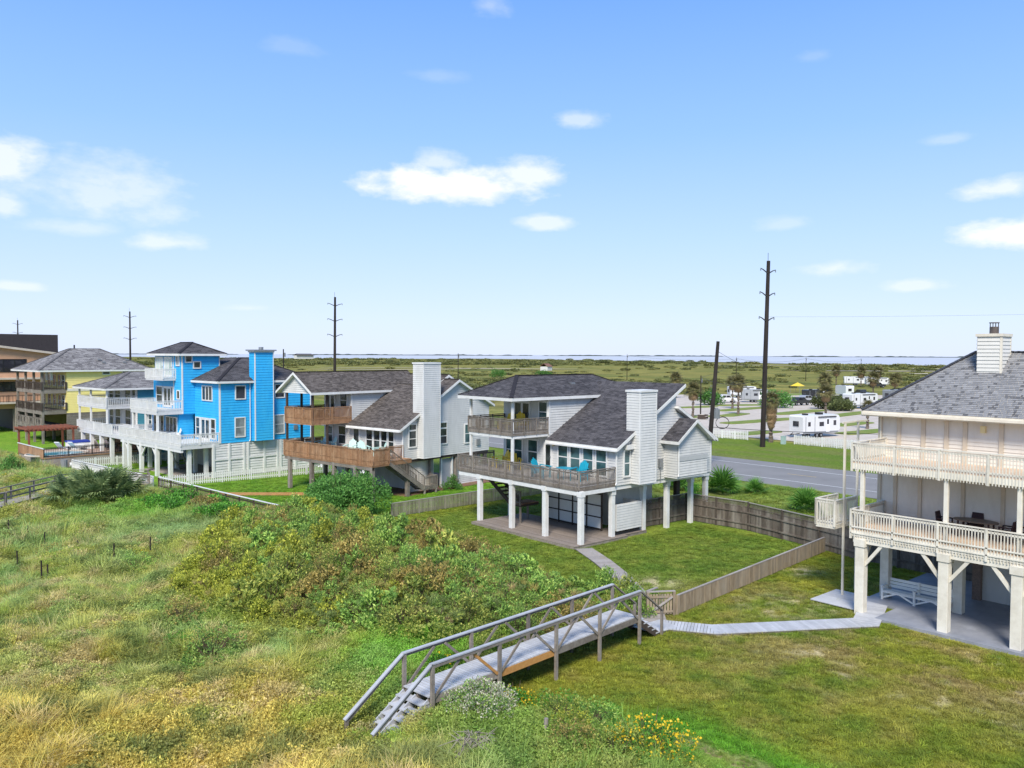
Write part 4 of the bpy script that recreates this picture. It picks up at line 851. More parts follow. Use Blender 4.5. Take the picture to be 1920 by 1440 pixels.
    MB().box(1.2,13.2,-2.0,8.5,-.02,.05).build('slab', M['house_slab'], H)
    stairs(H, (3.4,9.2,3.2), (3.4,5.4,.05), 1.0, 14, 'grey_metal', 'y', rail=False)
    return H
mat('white_deck', (.66,.66,.66), (.55,.55,.55), rough=.6, rand=.06); glass_mat('mint_glass', (.35,.45,.40), (.55,.62,.55)); glass_mat('rv_glass', (.02,.02,.026), (.05,.05,.06))
build_blue()
# ================================================================== teal house
def build_teal():
    H = house('dark teal house with white balconies beside the swimming pool', (24.6,96.7), 5); W = 'teal_siding'; K = .22
    siding(H, 'white_siding', FX(3.2), [(-4.3,3.2),(3.8,3.2),(3.8,7.8),(-4.3,7.8)], K); siding(H, W, FY(-4.3), [(3.2,3.2),(12,3.2),(12,7.8),(3.2,7.8)], K); plain_wall(H, W, FY(3.8,1), [(3.2,3.2),(12,3.2),(12,7.8),(3.2,7.8)]); plain_wall(H, W, FX(12,1), [(-9.2,3.2),(3.8,3.2),(3.8,7.8),(-9.2,5.6)])
    siding(H, 'white_siding', FX(4.2), [(-9.2,3.2),(-4.3,3.2),(-4.3,5.7),(-9.2,5.7)], K); siding(H, W, FY(-9.2), [(4.2,3.2),(12,3.2),(12,7.4),(8.2,7.4),(4.2,5.7)], K)
    S = 'old_shingle'; e = 7.85; r = 9.45
    roof(H, [(-.35,4.4,e),(-.35,-4.8,e),(4.0,-.4,r),(4.0,.1,r)], S, seed=41, course=.2, tab=.5, fedges=(0,)); roof(H, [(-.35,-4.8,e),(12.4,-4.8,e),(8.6,-.4,r),(4.0,-.4,r)], S, seed=42, course=.2, tab=.5, fedges=(0,)); roof(H, [(12.4,-4.8,e),(12.4,4.4,e),(8.6,.1,r),(8.6,-.4,r)], S, seed=43, course=.2, tab=.5, fedges=(0,)); roof(H, [(12.4,4.4,e),(-.35,4.4,e),(4,.1,r),(8.6,.1,r)], S, seed=44, course=.2, tab=.5, fedges=(0,))
    roof(H, [(3.6,-9.6,5.6),(3.6,-4.3,5.6),(8.2,-4.3,7.5),(8.2,-9.6,7.5)], S, seed=45, course=.2, tab=.5, fedges=(0,3)); roof(H, [(12.4,-4.3,5.6),(12.4,-9.6,5.6),(8.2,-9.6,7.5),(8.2,-4.3,7.5)], S, seed=46, course=.2, tab=.5, fedges=(0,1))
    caps(H, [((-.35,-4.8,e),(4,-.4,r)),((-.35,4.4,e),(4,.1,r)),((4,-.2,r),(8.6,-.2,r))], 'old_cap', .3)
    D = 'white_deck'
    deck(H, 0, 4.15, -9.4, 4.1, 3.2, D, D, depth=.4, w=.3); railing(H, [(4.1,-9.4),(1.2,-9.4),(1.2,-5.7),(0,-5.7),(0,4.1),(3.1,4.1)], 3.2, .95, 'white_paint', sp=.18, bw=.06, below=.1, post=2.2, pw=.12)
    deck(H, 0, 3.18, -4.3, 3.8, 5.95, D, D, depth=.3, w=.3, name='balcony'); railing(H, [(3.1,-4.3),(0,-4.3),(0,3.8),(3.1,3.8)], 5.95, .9, 'white_paint', sp=.18, bw=.06, below=.1, post=2.2, pw=.12)
    for y in (-4.2,.3,3.7):
        for a, b in ((3.2,5.66),(5.96,7.7)): column(H, .12, y, a, b, .18, 'white_paint', cap=False, name='porch_post')
    for x, y in ((.2,3.0),(.2,.4),(.2,-2.4),(.2,-5.2),(3.2,3.4),(3.2,-1),(3.2,-5.2),(4.5,-9)): column(H, x, y, 0, 2.8, .36, 'white_paint', cap=False)
    for a, b in ((-3.9,-3.1),(-2.6,-1.2),(.2,1.6),(2.2,3.2)): window(H, FX(3.2), a, b, 6.3, 7.6, 'double'); window(H, FX(3.2), a, b, 3.6, 5.3, 'double')
    for a in (-5.6,-6.7,-7.8,-8.9): window(H, FX(4.2), a, a+.75, 3.5, 5.3, 'double')
    siding(H, W, FY(-4.5), [(4.5,0),(12,0),(12,3.1),(4.5,3.1)], K, name='storage_wall'); siding(H, W, FX(5), [(-4.5,0),(3.6,0),(3.6,3.1),(-4.5,3.1)], K, name='storage_wall')
    return H
build_teal()
# ================================================================== yellow house
def build_yellow():
    H = house('pale yellow house with grey hip roof and stacked brown timber porches', (24.14,117.21), 5); W = 'yellow_siding'; K = .22; D = 'weathered_wood'
    siding(H, W, FX(2.9), [(0,3.8),(10.2,3.8),(10.2,9.35),(0,9.35)], K); siding(H, W, FY(0), [(2.9,3.8),(13.3,3.8),(13.3,9.35),(2.9,9.35)], K); plain_wall(H, W, FY(10.2,1), [(2.9,0),(13.3,0),(13.3,9.35),(2.9,9.35)]); plain_wall(H, W, FX(13.3,1), [(0,0),(10.2,0),(10.2,9.35),(0,9.35)])
    siding(H, D, FY(.02), [(2.9,.1),(13.3,.1),(13.3,3.75),(2.9,3.75)], .32, .04, name='lower_wall'); siding(H, D, FX(6.5), [(0,.1),(10.2,.1),(10.2,3.75),(0,3.75)], .3, name='lower_wall')
    e, r, S = 9.32, 12.1, 'old_shingle'
    roof(H, [(-.5,10.7,e),(-.5,-.5,e),(5,5,r),(5,5.2,r)], S, seed=51, course=.24, tab=.5, fedges=(0,)); roof(H, [(-.5,-.5,e),(13.8,-.5,e),(8.8,5,r),(5,5,r)], S, seed=52, course=.24, tab=.5, fedges=(0,)); roof(H, [(13.8,-.5,e),(13.8,10.7,e),(8.8,5.2,r),(8.8,5,r)], S, seed=53, course=.24, tab=.5, fedges=(0,)); roof(H, [(13.8,10.7,e),(-.5,10.7,e),(5,5.2,r),(8.8,5.2,r)], S, seed=54, course=.24, tab=.5, fedges=(0,))
    caps(H, [((-.5,-.5,e),(5,5,r)),((-.5,10.7,e),(5,5.2,r)),((5,5.1,r),(8.8,5.1,r)),((13.8,-.5,e),(8.8,5,r))], 'old_cap', .3)
    MB().tube([(5.6,5.1,12),(5.6,5.1,12.6)],.1,8).build('vent_pipe', M['black_metal'], H)
    for x, y, z in ((7.6,1.9,10.65),(10.6,1.2,10.3),(11.2,1.9,10.6),(7.9,1.2,10.3)): MB().box(x-.2,x+.2,y-.2,y+.2,z-.1,z+.12).build('roof_vent', M['rv_grey'], H)
    for z, nm in ((4.2,'deck'),(6.85,'balcony')):
        deck(H, 0, 2.88, 0, 10.2, z, D, D, depth=.5, w=.3, name=nm)
        railing(H, [(2.85,0),(0,0),(0,10.2)], z, .95, 'dark_wood', sp=.2, bw=.05, below=.05, post=2.4, pw=.2)
    deck(H, 0, 2.88, 0, 10.2, 2.3, D, D, depth=.5, w=.3, name='deck'); railing(H, [(0,.3),(0,10.2)], 2.3, .95, D, sp=.6, bw=.2, below=.1, post=2.4, pw=.2)
    for y in (.1,3.4,6.7,10.1): column(H, .12, y, 0, 9.2, .26, D, cap=False)
    for y in (1.3,5.0,8.8): column(H, 2.9, y, 0, 2.0, .3, D, cap=False)
    for z in (4.7,7.3):
        for a in (.6,2.0,4.0,6.0,8.2): window(H, FX(2.9), a, a+.8, z, z+1.3, 'double')
    window(H, FY(0), 9.9,10.9,8.2,9.1,'single','blind_glass'); window(H, FY(0), 7.4,8.2,8.75,9.0,'single')
    piece('trim_band', M['cream_trim'], H, 2.92,7.6,-.07,-.034,6.6,6.95)
    for y in (1.0,2.6,4.6): MB().box(1.4,1.6,y,y+.5,8.0,9.2).build('shade_blind', M['white_paint'], H)
    return H
build_yellow()
# ================================================================== tan house at the edge
def build_tan():
    H = house('tan stucco house with a dark flat upper storey beyond the yellow house', (17.5,137.5), 5); W = 'tan_siding'
    siding(H, W, FY(0), [(0,3.4),(17,3.4),(17,10.9),(0,13.2)], 3.2, .03); plain_wall(H, W, FX(0), [(0,3.4),(14,3.4),(14,13.2),(0,13.2)]); plain_wall(H, W, FX(17,1), [(0,0),(14,0),(14,10.9),(0,10.9)]); plain_wall(H, W, FY(14,1), [(0,3.4),(17,3.4),(17,10.9),(0,13.2)])
    roof(H, [(17.8,-.7,10.95),(17.8,14.5,10.95),(-.7,14.5,13.4),(-.7,-.7,13.4)], 'old_shingle', seed=61, course=.5, tab=1.2, fmat='concrete', fh=.3)
    MB().box(2,14.5,3.5,11,10.5,14.3).build('upper_storey', M['dark_panel'], H)
    for x0, x1, z0, z1 in ((4.6,9.0,8.8,10.5),(5.2,8.0,6.0,7.2)): window(H, FY(0), x0, x1, z0, z1, 'triple', 'rv_glass', 'black_metal')
    for z in (4.4,7.9): MB().box(3.5,12,-1.2,0,z-.25,z).build('balcony', M['concrete'], H)
    railing(H, [(3.5,-1.15),(12,-1.15)], 4.4, 1, 'dark_wood', sp=.4, bw=.05, below=.1, post=2.5)
    for x in (4,7.5,11,16):
        for y in (0,-1.0): column(H, x, y+.2, 0, 3.4 if y == 0 else 4.1, .4, 'weathered_wood', cap=False)
    MB().box(8.5,16.8,.3,13,0,3.3).build('lower_storey', M['dark_panel'], H)
    return H
build_tan()
# ------------------------------------------------------------------ boardwalks and paths
GH = lambda v, u: float(height(v, u))
def boardwalk():
    B = thing('boardwalk', 'raised grey boardwalk with handrails and steps crossing the dune', 'boardwalk'); y0, y1, Z = 20.2, 21.35, 1.15
    n = 78; xs = np.linspace(14.4,25.35,n+1)
    m = MB()
    for y in (y0+.05,(y0+y1)/2,y1-.05): m.box(14.45,25.3,y-.025,y+.025,Z-.28,Z-.045)
    fr = m.build('frame', M['weathered_wood'], B)
    for a, b in zip(xs[:-1],xs[1:]): piece('plank', M['grey_plank'], fr, a+.013,b-.013,y0-.03,y1+.03,Z-.042,Z)
    piece('stringer', M['fresh_wood'], B, 17.45,20.2,y0-.05,y0-.005,Z-.27,Z-.05); piece('stringer', M['weathered_wood'], B, 20.22,25.3,y0-.05,y0-.005,Z-.27,Z-.05); piece('stringer', M['weathered_wood'], B, 14.5,17.43,y0-.05,y0-.005,Z-.27,Z-.05)
    px = (14.5,17.4,20.25,22.75,25.33)
    for side, y in ((-1,y0-.10),(1,y1+.10)):
        for x in px: piece('post', M['weathered_wood'], B, x-.06,x+.06,y-.045,y+.045,min(GH(x,y),.9)-.3,Z+.97)
        rpiece('handrail', M['grey_paint'], B, (14.42,y,Z+1.0),(25.38,y,Z+1.0),.13,.042)
        rpiece('rail', M['weathered_wood'], B, (14.5,y+side*.03,Z+.92),(25.3,y+side*.03,Z+.92),.04,.10)
        for i, x in enumerate(px):
            for s in (-1,1):
                if (i == 0 and s < 0) or (i == 4 and s > 0): continue
                mt = 'fresh_wood' if (side < 0 and i == 1 and s < 0) else 'weathered_wood'
                rpiece('brace', M[mt], B, (x+s*.07,y-side*.03,Z-.1),(x+s*1.22,y-side*.03,Z+.9),.045,.09)
        # sloping handrails of both flights
        rpiece('handrail', M['grey_paint'], B, (14.46,y,Z+1.0),(12.25,y,.72),.13,.042); rpiece('rail', M['weathered_wood'], B, (14.4,y,Z+.92),(12.3,y,.62),.05,.10)
        piece('post', M['weathered_wood'], B, 12.28,12.38,y-.045,y+.045,-.2,.70)
        rpiece('handrail', M['weathered_wood'], B, (25.36,y,Z+1.0),(26.95,y,1.02),.12,.05); piece('post', M['weathered_wood'], B, 26.86,26.96,y-.045,y+.045,-.1,1.02)
    a_ = R(5.0); B.rotation_euler.z = a_; B.location = (14.4-14.4*math.cos(a_)+20.2*math.sin(a_), 20.2-14.4*math.sin(a_)-20.2*math.cos(a_), 0)
    st = MB()
    for y in (y0,(y0+y1)/2,y1): st.beam((14.45,y,Z-.2),(13.0,y,.12),.045,.26)
    st = st.build('stairs', M['grey_paint'], B)
    for i in range(5):
        x = 14.42-.29*(i+1); z = Z-.185*(i+1); piece('tread', M['grey_plank'], st, x-.02,x+.30,y0-.04,y1+.04,z-.045,z)
    st = MB()
    for y in (y0,y1): st.beam((25.35,y,Z-.25),(26.85,y,-.02),.05,.26)
    st = st.build('stairs', M['dark_wood'], B)
    for i in range(5):
        x = 25.35+.29*(i+.3); z = Z-.2*(i+1); piece('tread', M['grey_plank'], st, x,x+.30,y0-.04,y1+.04,z-.045,z)
boardwalk()
def plank_path(label, pts, width, mt, z=.13, w=.14, name='plank_path', cat='path', frame='weathered_wood', follow=False):
    T = thing(name, label, cat); P = [Vector((p[0],p[1],0)) for p in pts]; fm = MB()
    def bend(i):
        if i <= 0 or i >= len(P)-1: return 0
        d0, d1 = (P[i]-P[i-1]).normalized(), (P[i+1]-P[i]).normalized(); return width/2*math.tan(min(1.2,d0.angle(d1))/2)
    for k, (a, b) in enumerate(zip(P[:-1],P[1:])):
        d = (b-a).normalized(); a = a-d*bend(k); b = b+d*bend(k+1)
        s = Vector((-d.y,d.x,0)); L = (b-a).length; n = max(1,round(L/w)); h = lambda p: z+(max(0,GH(p.x,p.y)) if follow else 0)
        for e in (-1,1):
            p, q = a+s*e*(width/2-.05), b+s*e*(width/2-.05); fm.beam((p.x,p.y,h(p)-.10),(q.x,q.y,h(q)-.10),.05,.13)
        for i in range(n):
            c = a+d*((i+.5)*L/n); o = piece('plank', M[mt], T, c.x-L/n/2+.008,c.x+L/n/2-.008,c.y-width/2,c.y+width/2,h(c)-.04+k*.0015,h(c)+k*.0015); o.rotation_euler.z = math.atan2(d.y,d.x)
    fm.build('frame', M[frame], T); return T
plank_path('weathered plank path from the white house patio to the boardwalk steps', [(35.2,33.6),(33.8,30.8),(32.1,27.9),(30.1,25.1),(28.5,23.0),(27.6,22.1)], 1.05, 'grey_deck', .1)
plank_path('light grey plank walkway bending across the lawn to the cream house', [(26.7,21.85),(27.75,21.75),(28.85,20.0),(34.6,16.3),(37.7,17.35)], 1.1, 'grey_plank', .12)
plank_path('new orange plank path over the bright lawn below the brown decks', [(25.7,66.8),(33.6,60.2)], 1.2, 'fresh_wood', .08)
plank_path('grey plank landing pad beside the corner column of the cream house', [(35.9,18.25),(38.4,18.25)], 2.7, 'grey_plank', .115, cat='landing pad', name='landing_pad')
# the neighbour's dune crossing at the left
def left_crossing():
    T = thing('boardwalk', 'old weathered boardwalk with low rails behind the palmetto clump', 'boardwalk'); P = [Vector(p) for p in ((5.5,63.5,.75),(10.9,67.2,.8),(16.3,72.1,.85),(19.6,74.5,.7),(23.2,73.6,.45))]
    m = MB()
    for a, b in zip(P[:-1],P[1:]):
        d = (b-a).normalized(); s = Vector((-d.y,d.x,0)).normalized(); L = (b-a).length; n = round(L/.2)
        for e in (-1,1): m.beam(a+s*e*.65-Vector((0,0,.15)),b+s*e*.65-Vector((0,0,.15)),.05,.2)
        for i in range(n):
            c = a+d*((i+.5)*L/n); o = piece('plank', M['grey_deck'], T, c.x-L/n/2+.006,c.x+L/n/2-.006,c.y-.7,c.y+.7,c.z-.04,c.z); o.rotation_euler.z = math.atan2(d.y,d.x)
        for e in (-.75,.75):
            for h in (.95,.55): rpiece('rail', M['weathered_wood'], T, a+s*e+Vector((0,0,h)), b+s*e+Vector((0,0,h)),.05 if h < .9 else .14,.10 if h < .9 else .05)
            k = max(1,round(L/2.2))
            for i in range(k+1):
                c = a+(b-a)*(i/k)+s*e; piece('post', M['weathered_wood'], T, c.x-.06,c.x+.06,c.y-.06,c.y+.06,-.1,c.z+.93)
    m.build('frame', M['weathered_wood'], T)
left_crossing()
# ------------------------------------------------------------------ fences
def fence(label, pts, h, mt, w=.09, sp=.13, post=2.2, cap=None, rails=(.25,.8), name='picket_fence', cat='fence', thick=.022, pointed=False, postmat=None, z0=.05, follow=True, board='picket', capw=.11, posth=None):
    T = thing(name, label, cat); P = [Vector((p[0],p[1],0)) for p in pts]; postmat = postmat or mt; rm = MB()
    gz = (lambda p: max(0,GH(p.x,p.y))) if follow else (lambda p: 0)
    if pointed:
        pm = MB().prism([(-w/2,-thick/2,0),(w/2,-thick/2,0),(w/2,-thick/2,h-w*.7),(0,-thick/2,h),(-w/2,-thick/2,h-w*.7)],(0,thick,0)).mesh(board, M[mt])
    for a, b in zip(P[:-1],P[1:]):
        d = (b-a).normalized(); s = Vector((-d.y,d.x,0)); L = (b-a).length; ang = math.atan2(d.y,d.x); n = max(1,round(L/post)); seg = [a+(b-a)*(i/n) for i in range(n+1)]
        for p, q in zip(seg[:-1],seg[1:]):
            for r in rails: rm.beam((p.x,p.y,gz(p)+h*r),(q.x,q.y,gz(q)+h*r),.04,.085)
            if cap: rpiece('cap_rail', M[cap], T, (p.x,p.y,gz(p)+h+.02),(q.x,q.y,gz(q)+h+.02),capw,.04)
        for p in seg:
            o = piece('post', M[postmat], T, p.x-.05,p.x+.05,p.y-.05,p.y+.05,gz(p)-.1,gz(p)+(posth or h+.02)); o.rotation_euler.z = ang
        k = max(1,int(L/sp))
        for i in range(k):
            c = a+d*((i+.5)*L/k); g = gz(c); jh = h*random.uniform(.985,1.0)
            c = c-s*.035
            if pointed: obj(board, pm, T, (c.x,c.y,g+z0), (0,0,ang), (1,1,jh/h*(h-z0)/h))
            else:
                o = piece(board, M[mt], T, c.x-w/2,c.x+w/2,c.y-thick/2,c.y+thick/2,g+z0,g+jh); o.rotation_euler.z = ang
    rm.build('rails', M[postmat], T); return T
fence('low brown picket fence dividing the two lawns', [(29.5,22.4),(45.55,24.05)], .86, 'picket_wood', w=.095, sp=.125, cap='grey_deck')
fence('mossy grey picket fence between the brown-decked house and the white house', [(31.9,49.1),(41.5,49.4),(47.5,49.5)], .98, 'mossy_wood', w=.09, sp=.13, cap='grey_deck')
fence('brown picket fence with white top rail along the dune', [(25.65,53.0),(24.8,61),(23.7,72.6)], .95, 'picket_wood', w=.05, sp=.2, cap='white_paint', postmat='dark_wood', capw=.16)
fence('white picket fence between the blue house and the brown-decked house', [(23.9,72.9),(37.1,71.9),(43.5,71.4)], .98, 'white_paint', w=.09, sp=.19, post=2.5)
fence('solid white board fence facing the dune below the blue house', [(23.5,73.4),(22.4,81),(21.1,89.9)], .92, 'white_paint', w=.16, sp=.17, cap='white_paint', capw=.16)
fence('white picket fence between the pool and the blue house', [(21.2,90.1),(27.5,90.6),(36,91.2)], .95, 'white_paint', w=.09, sp=.19, post=2.5)
fence('long white pointed picket fence in front of the white caravan', [(98.6,56.4),(98.2,48.5),(97.9,38)], 1.25, 'white_paint', w=.13, sp=.23, pointed=True, follow=False)
fence('short white pointed picket fence behind the leaning utility pole', [(97.2,76),(97.6,68.8),(98.5,63.3)], 1.2, 'white_paint', w=.13, sp=.23, pointed=True, follow=False)
def privacy():
    T = thing('privacy_fence', 'tall weathered board fence with lattice top behind the back lawn', 'fence'); P = [(41.6,35.45),(47.15,35.15),(47.35,30.3),(46.0,24.6),(45.25,21.9),(44.9,8)]
    lat = MB()
    for k, (a, b) in enumerate(zip(P[:-1],P[1:])):
        a, b = Vector((*a,0)), Vector((*b,0)); d = (b-a).normalized(); s = Vector((-d.y,d.x,0)); L = (b-a).length; ang = math.atan2(d.y,d.x); h = (1.52,1.55,1.52,1.62,1.68)[k]; n = max(1,round(L/2.45)); n = n
        for i in range(n+1):
            c = a+d*(L*i/n); o = piece('post', M['dark_fence'], T, c.x-.06,c.x+.06,c.y-.06,c.y+.06,-.1,h+.36); o.rotation_euler.z = ang
        for z in (.45,1.2): rpiece('rail', M['fence_wood'], T, a-s*.04+Vector((0,0,z)), b-s*.04+Vector((0,0,z)),.05,.10)
        rpiece('cap_rail', M['grey_deck'], T, a+Vector((0,0,h+.34)), b+Vector((0,0,h+.34)),.10,.045); rpiece('rail', M['fence_wood'], T, a+Vector((0,0,h+.02)), b+Vector((0,0,h+.02)),.06,.06)
        k2 = round(L/.145)
        for i in range(k2):
            c = a+d*((i+.5)*L/k2)+s*random.uniform(-.006,.006); o = piece('board', M['fence_wood'], T, c.x-.069,c.x+.069,c.y-.011,c.y+.011,.03+random.random()*.03,h-random.random()*.03); o.rotation_euler.z = ang
        q = 0
        while q < L-.3:
            for e in (0,1):
                p0 = a+d*(q+(.3 if e else 0)); p1 = a+d*(q+(0 if e else .3)); lat.beam(p0+Vector((0,0,h+.04))+s*.006*e, p1+Vector((0,0,h+.32))+s*.006*e,.008,.035)
            q += .105
    l = lat.build('lattice', M['fence_wood'], T); l['kind'] = 'stuff'
mat('dark_fence', (.10,.08,.065), (.06,.048,.04), rough=.9); privacy()
def gate():
    T = thing('garden_gate', 'small wooden gate with diagonal brace at the foot of the boardwalk', 'gate', (28.3,23.1,0), R(-33))
    for x in (0,1.2): piece('post', M['picket_wood'], T, x-.06,x+.06,-.06,.06,-.05,1.08)
    for i in range(8): piece('picket', M['picket_wood'], T, .1+i*.13,.19+i*.13,-.015,.01,.08,.98)
    for z in (.2,.86): piece('rail', M['picket_wood'], T, .06,1.14,-.055,-.016,z-.045,z+.045)
    rpiece('brace', M['grey_deck'], T, (.1,-.07,.2),(1.1,-.07,.86),.03,.09)
    rpiece('cap_rail', M['grey_deck'], T, (-.05,0,1.1),(1.25,0,1.1),.13,.04)
    rpiece('cap_rail', M['grey_deck'], T, (-.05,.0,1.12),(.6,.55,1.12),.13,.04)
gate()
# garden edging board and dune stakes
tag(MB().beam((30.4,38.0,.12),(29.9,33.8,.10),.09,.22).build('edging_board', M['weathered_wood']), 'low weathered edging board between shrubs and back lawn', 'edging')
for k, (v, u, h) in enumerate(((10.1,58.4,1.0),(10.6,55.6,.9),(10.9,52.8,1.15),(12.2,51.0,.7),(8.6,47.6,1.0),(9.4,44.9,.9),(8.82,43.4,1.2),(12.6,45.6,1.1),(14.6,46.2,1.25))):
    o = thing('dune_stake', 'thin dark stake in the dune grass, %s from the left' % ('leftmost,second,fourth,sixth,third,fifth,seventh,eighth,ninth'.split(',')[k]), 'stake', (v,u,GH(v,u)), 0, 'sand fence stakes')
    MB().tube([(0,0,-.2),(.02*math.sin(k),.03,h)],[.045,.035],6).build('stake_post', M['pole_wood'], o)
o = thing('wooden_stub', 'short grey post stub in the grass below the flowering shrub', 'post', (15.6,16.3,GH(15.6,16.3))); MB().tube([(0,0,-.1),(.03,0,.62)],[.07,.06],8).build('stub_post', M['weathered_wood'], o)
# ------------------------------------------------------------------ utility poles and wires
def utility_pole(label, loc, h, r=.17, arms=(), lean=(0,0), arm_len=1.7, extra=None, group='utility poles'):
    T = thing('utility_pole', label, 'utility pole', loc, 0, group); top = Vector((lean[0],lean[1],h))
    MB().tube([(0,0,-.3),top*.5,top],[r,r*.85,r*.66],10).build('pole', M['pole_wood'], T)
    for z in arms:
        c = top*(z/h)
        for s in (-1,1):
            m = MB().tube([c+Vector((s*.12,0,-.25)),c+Vector((s*arm_len*.62,0,.12)),c+Vector((s*arm_len,0,.28))],[.085,.07,.05],7); a = m.build('davit_arm', M['pole_metal'], T)
            MB().tube([c+Vector((s*arm_len,0,.26)),c+Vector((s*arm_len,0,-.02))],[.06,.07],7).build('insulator', M['grey_metal'], a)
    if arms: MB().tube([top+Vector((-.1,0,-.4)),top+Vector((-.1,0,1.0))],.03,5).build('lightning_rod', M['pole_metal'], T)
    for z in np.arange(h*.25,h*.66,h*.055): MB().box(top.x*z/h-.19,top.x*z/h-.12,-.05,.05,z,z+.10).build('bracket', M['grey_metal'], T) if r > .16 and h > 12 else None
    return T
mat('pole_metal', (.10,.10,.11), (.075,.075,.08), rough=.5, metal=.4)
utility_pole('tall dark transmission pole with three pairs of arms by the roadside', (92.5,57.3,0), 23.4, .33, (22.1,19.2,16.1), (.35,-.25))
utility_pole('tall armed transmission pole rising behind the brown-decked house', (86.2,154.4,0), 23.4, .33, (21.8,18.6,15.4), (.2,0))
utility_pole('armed transmission pole rising between the yellow and blue houses', (75.1,253.2,0), 23.6, .33, (22.1,18.9,15.7))
utility_pole('farthest armed transmission pole above the tan house', (69.7,377.7,0), 24.5, .34, (23.0,19.5))
p2 = utility_pole('thick leaning dark utility pole with a transformer beside the white house', (72.6,51.4,0), 13.0, .26, (), (.9,-.45))
MB().tube([(.75,-.45,4.9),(.75,-.45,5.9)],.36,12).tube([(.75,-.45,5.9),(.75,-.45,6.0)],.2,12).build('transformer', M['grey_metal'], p2)
m = MB()
for k in range(3): m.tube([(1.5+.55*math.cos(t),-.7-.45*math.cos(t),4.4+.62*math.sin(t)+k*.03) for t in np.linspace(0,6.3,17)],.022,5,False)
m.build('cable_coil', M['wire_black'], p2)
for lb, v, u, h in (('plain dark pole standing farthest right in the marsh',449.6,217.5,10.2),('plain dark pole in the marsh above the long picket fence',347.9,193.9,10.8),('plain dark pole in the marsh left of the tall roadside pole',273.2,181,10.8),('plain pole showing above the charcoal roof of the white house',262,226,11.9),('plain pole showing right of the tall grey chimney',150,195,11.9),('thin lamp pole among the palms behind the leaning pole',127.6,92.1,7.8),('short pole peeking over the blue house roof',62,128,12.3)):
    t = utility_pole(lb, (v,u,0), h, .14)
    MB().tube([(.2,0,h-1.3),(.2,0,h-.6)],.18,8).build('transformer', M['grey_metal'], t)
def wire(label, pts, r=.018, sag=.8, n=14):
    m = MB()
    for a, b in zip(pts[:-1],pts[1:]):
        a, b = Vector(a), Vector(b); m.tube([a+(b-a)*t-Vector((0,0,sag*4*t*(1-t))) for t in np.linspace(0,1,n)],r,4,False)
    return tag(m.build('power_line', M['wire_black']), label, 'wire', 'overhead wires')
wire('sagging wires from the leaning pole toward the roadside pole', [(73.4,51,12.0),(92.6,57.2,9.5)], .02, .3)
wire('thin cable strung low beside the road from the leaning pole', [(73,51.2,4.0),(93,20,5.0),(110,-20,7.5)], .03, .7)
wire('long wire crossing the caravan park to the marsh poles', [(92.6,57.2,8.6),(127.7,92,7.5),(273.2,181,10.2),(262,226,11.4)], .025, 1.0)
wire('wire running between the two marsh poles on the right', [(273.2,181,10.4),(347.9,193.9,10.4),(449.6,217.5,9.8)], .04, 1.5)
wire('faint high wire in the sky above the cream house roof', [(92.6,57.2,16.4),(110,-30,17.2)], .007, .8)
# ------------------------------------------------------------------ furniture
def adirondack_meshes(mt):
    seat = MB()
    for i in range(5): a = -.05-i*.11; z = .38-.035*i; seat.add([(-.28,a,z),(.28,a,z),(.28,a-.10,z-.033),(-.28,a-.10,z-.033),(-.28,a,z-.025),(.28,a,z-.025),(.28,a-.10,z-.058),(-.28,a-.10,z-.058)],[(0,1,2,3),(7,6,5,4),(0,4,5,1),(1,5,6,2),(2,6,7,3),(3,7,4,0)])
    slat = MB().prism([(-.045,0,0),(.045,0,0),(.045,0,.72),(.03,0,.76),(-.03,0,.76),(-.045,0,.72)],(0,-.022,0))
    arm = MB().prism([(-.06,.12,.56),(.07,.12,.56),(.07,-.60,.60),(-.04,-.64,.60)],(0,0,.025)); leg = MB().box(-.02,.02,-.05,.05,0,.56)
    return {k: v.mesh(k, M[mt]) for k, v in (('seat',seat),('back_slat',slat),('armrest',arm),('leg',leg))}
_AD = {}
def adirondack(label, loc, rz, mt, group, scale=1.0, name='garden_chair'):
    """lounge chair facing local +y... back at -y, sitter looks along +y"""
    if mt not in _AD: _AD[mt] = adirondack_meshes(mt)
    q = _AD[mt]; T = thing(name, label, 'chair', loc, rz, group); T.scale = (scale,)*3
    obj('seat', q['seat'], T)
    for i in range(5):
        k = i-2; obj('back_slat', q['back_slat'], T, (k*.112,-.52,.24-.02*abs(k)), (R(22),0,R(-k*2.5)), (1,1,1.06-.07*abs(k)))
    for s in (-1,1):
        obj('armrest', q['armrest'], T, (s*.34,0,0), None, (s,1,1)); obj('leg', q['leg'], T, (s*.31,.02,0)); obj('leg', q['leg'], T, (s*.31,-.62,0), None, (1,1,1.05))
    return T
CO = Vector((35.3,34.1,0)); ro = Vector((35.7,17.6,0))
def loc_in(o, deg, x, y, z): a = R(deg); return (o[0]+x*math.cos(a)-y*math.sin(a), o[1]+x*math.sin(a)+y*math.cos(a), z)
for lb, x, y, z, rz in (('yellow slatted chair on the lower deck nearer the far end',1.8,9.9,3.65,70),('yellow slatted chair seen edge-on behind the lower deck post',1.9,7.9,3.65,150),('yellow slatted chair behind the post of the upper balcony',1.4,8.6,6.4,100),('yellow slatted chair on the upper balcony in front of the glass door',2.2,7.4,6.4,150)):
    adirondack(lb, loc_in(CO,0,x,y,z), R(rz), 'yellow_plastic', 'yellow slatted chairs', 1.22)
for lb, x, y, rz in (('turquoise slatted chair left of the round turquoise table',1.0,3.9,190),('turquoise slatted chair right of the round turquoise table',1.5,1.75,100)):
    adirondack(lb, loc_in(CO,0,x,y,3.65), R(rz), 'aqua_plastic', 'turquoise chairs', 1.25)
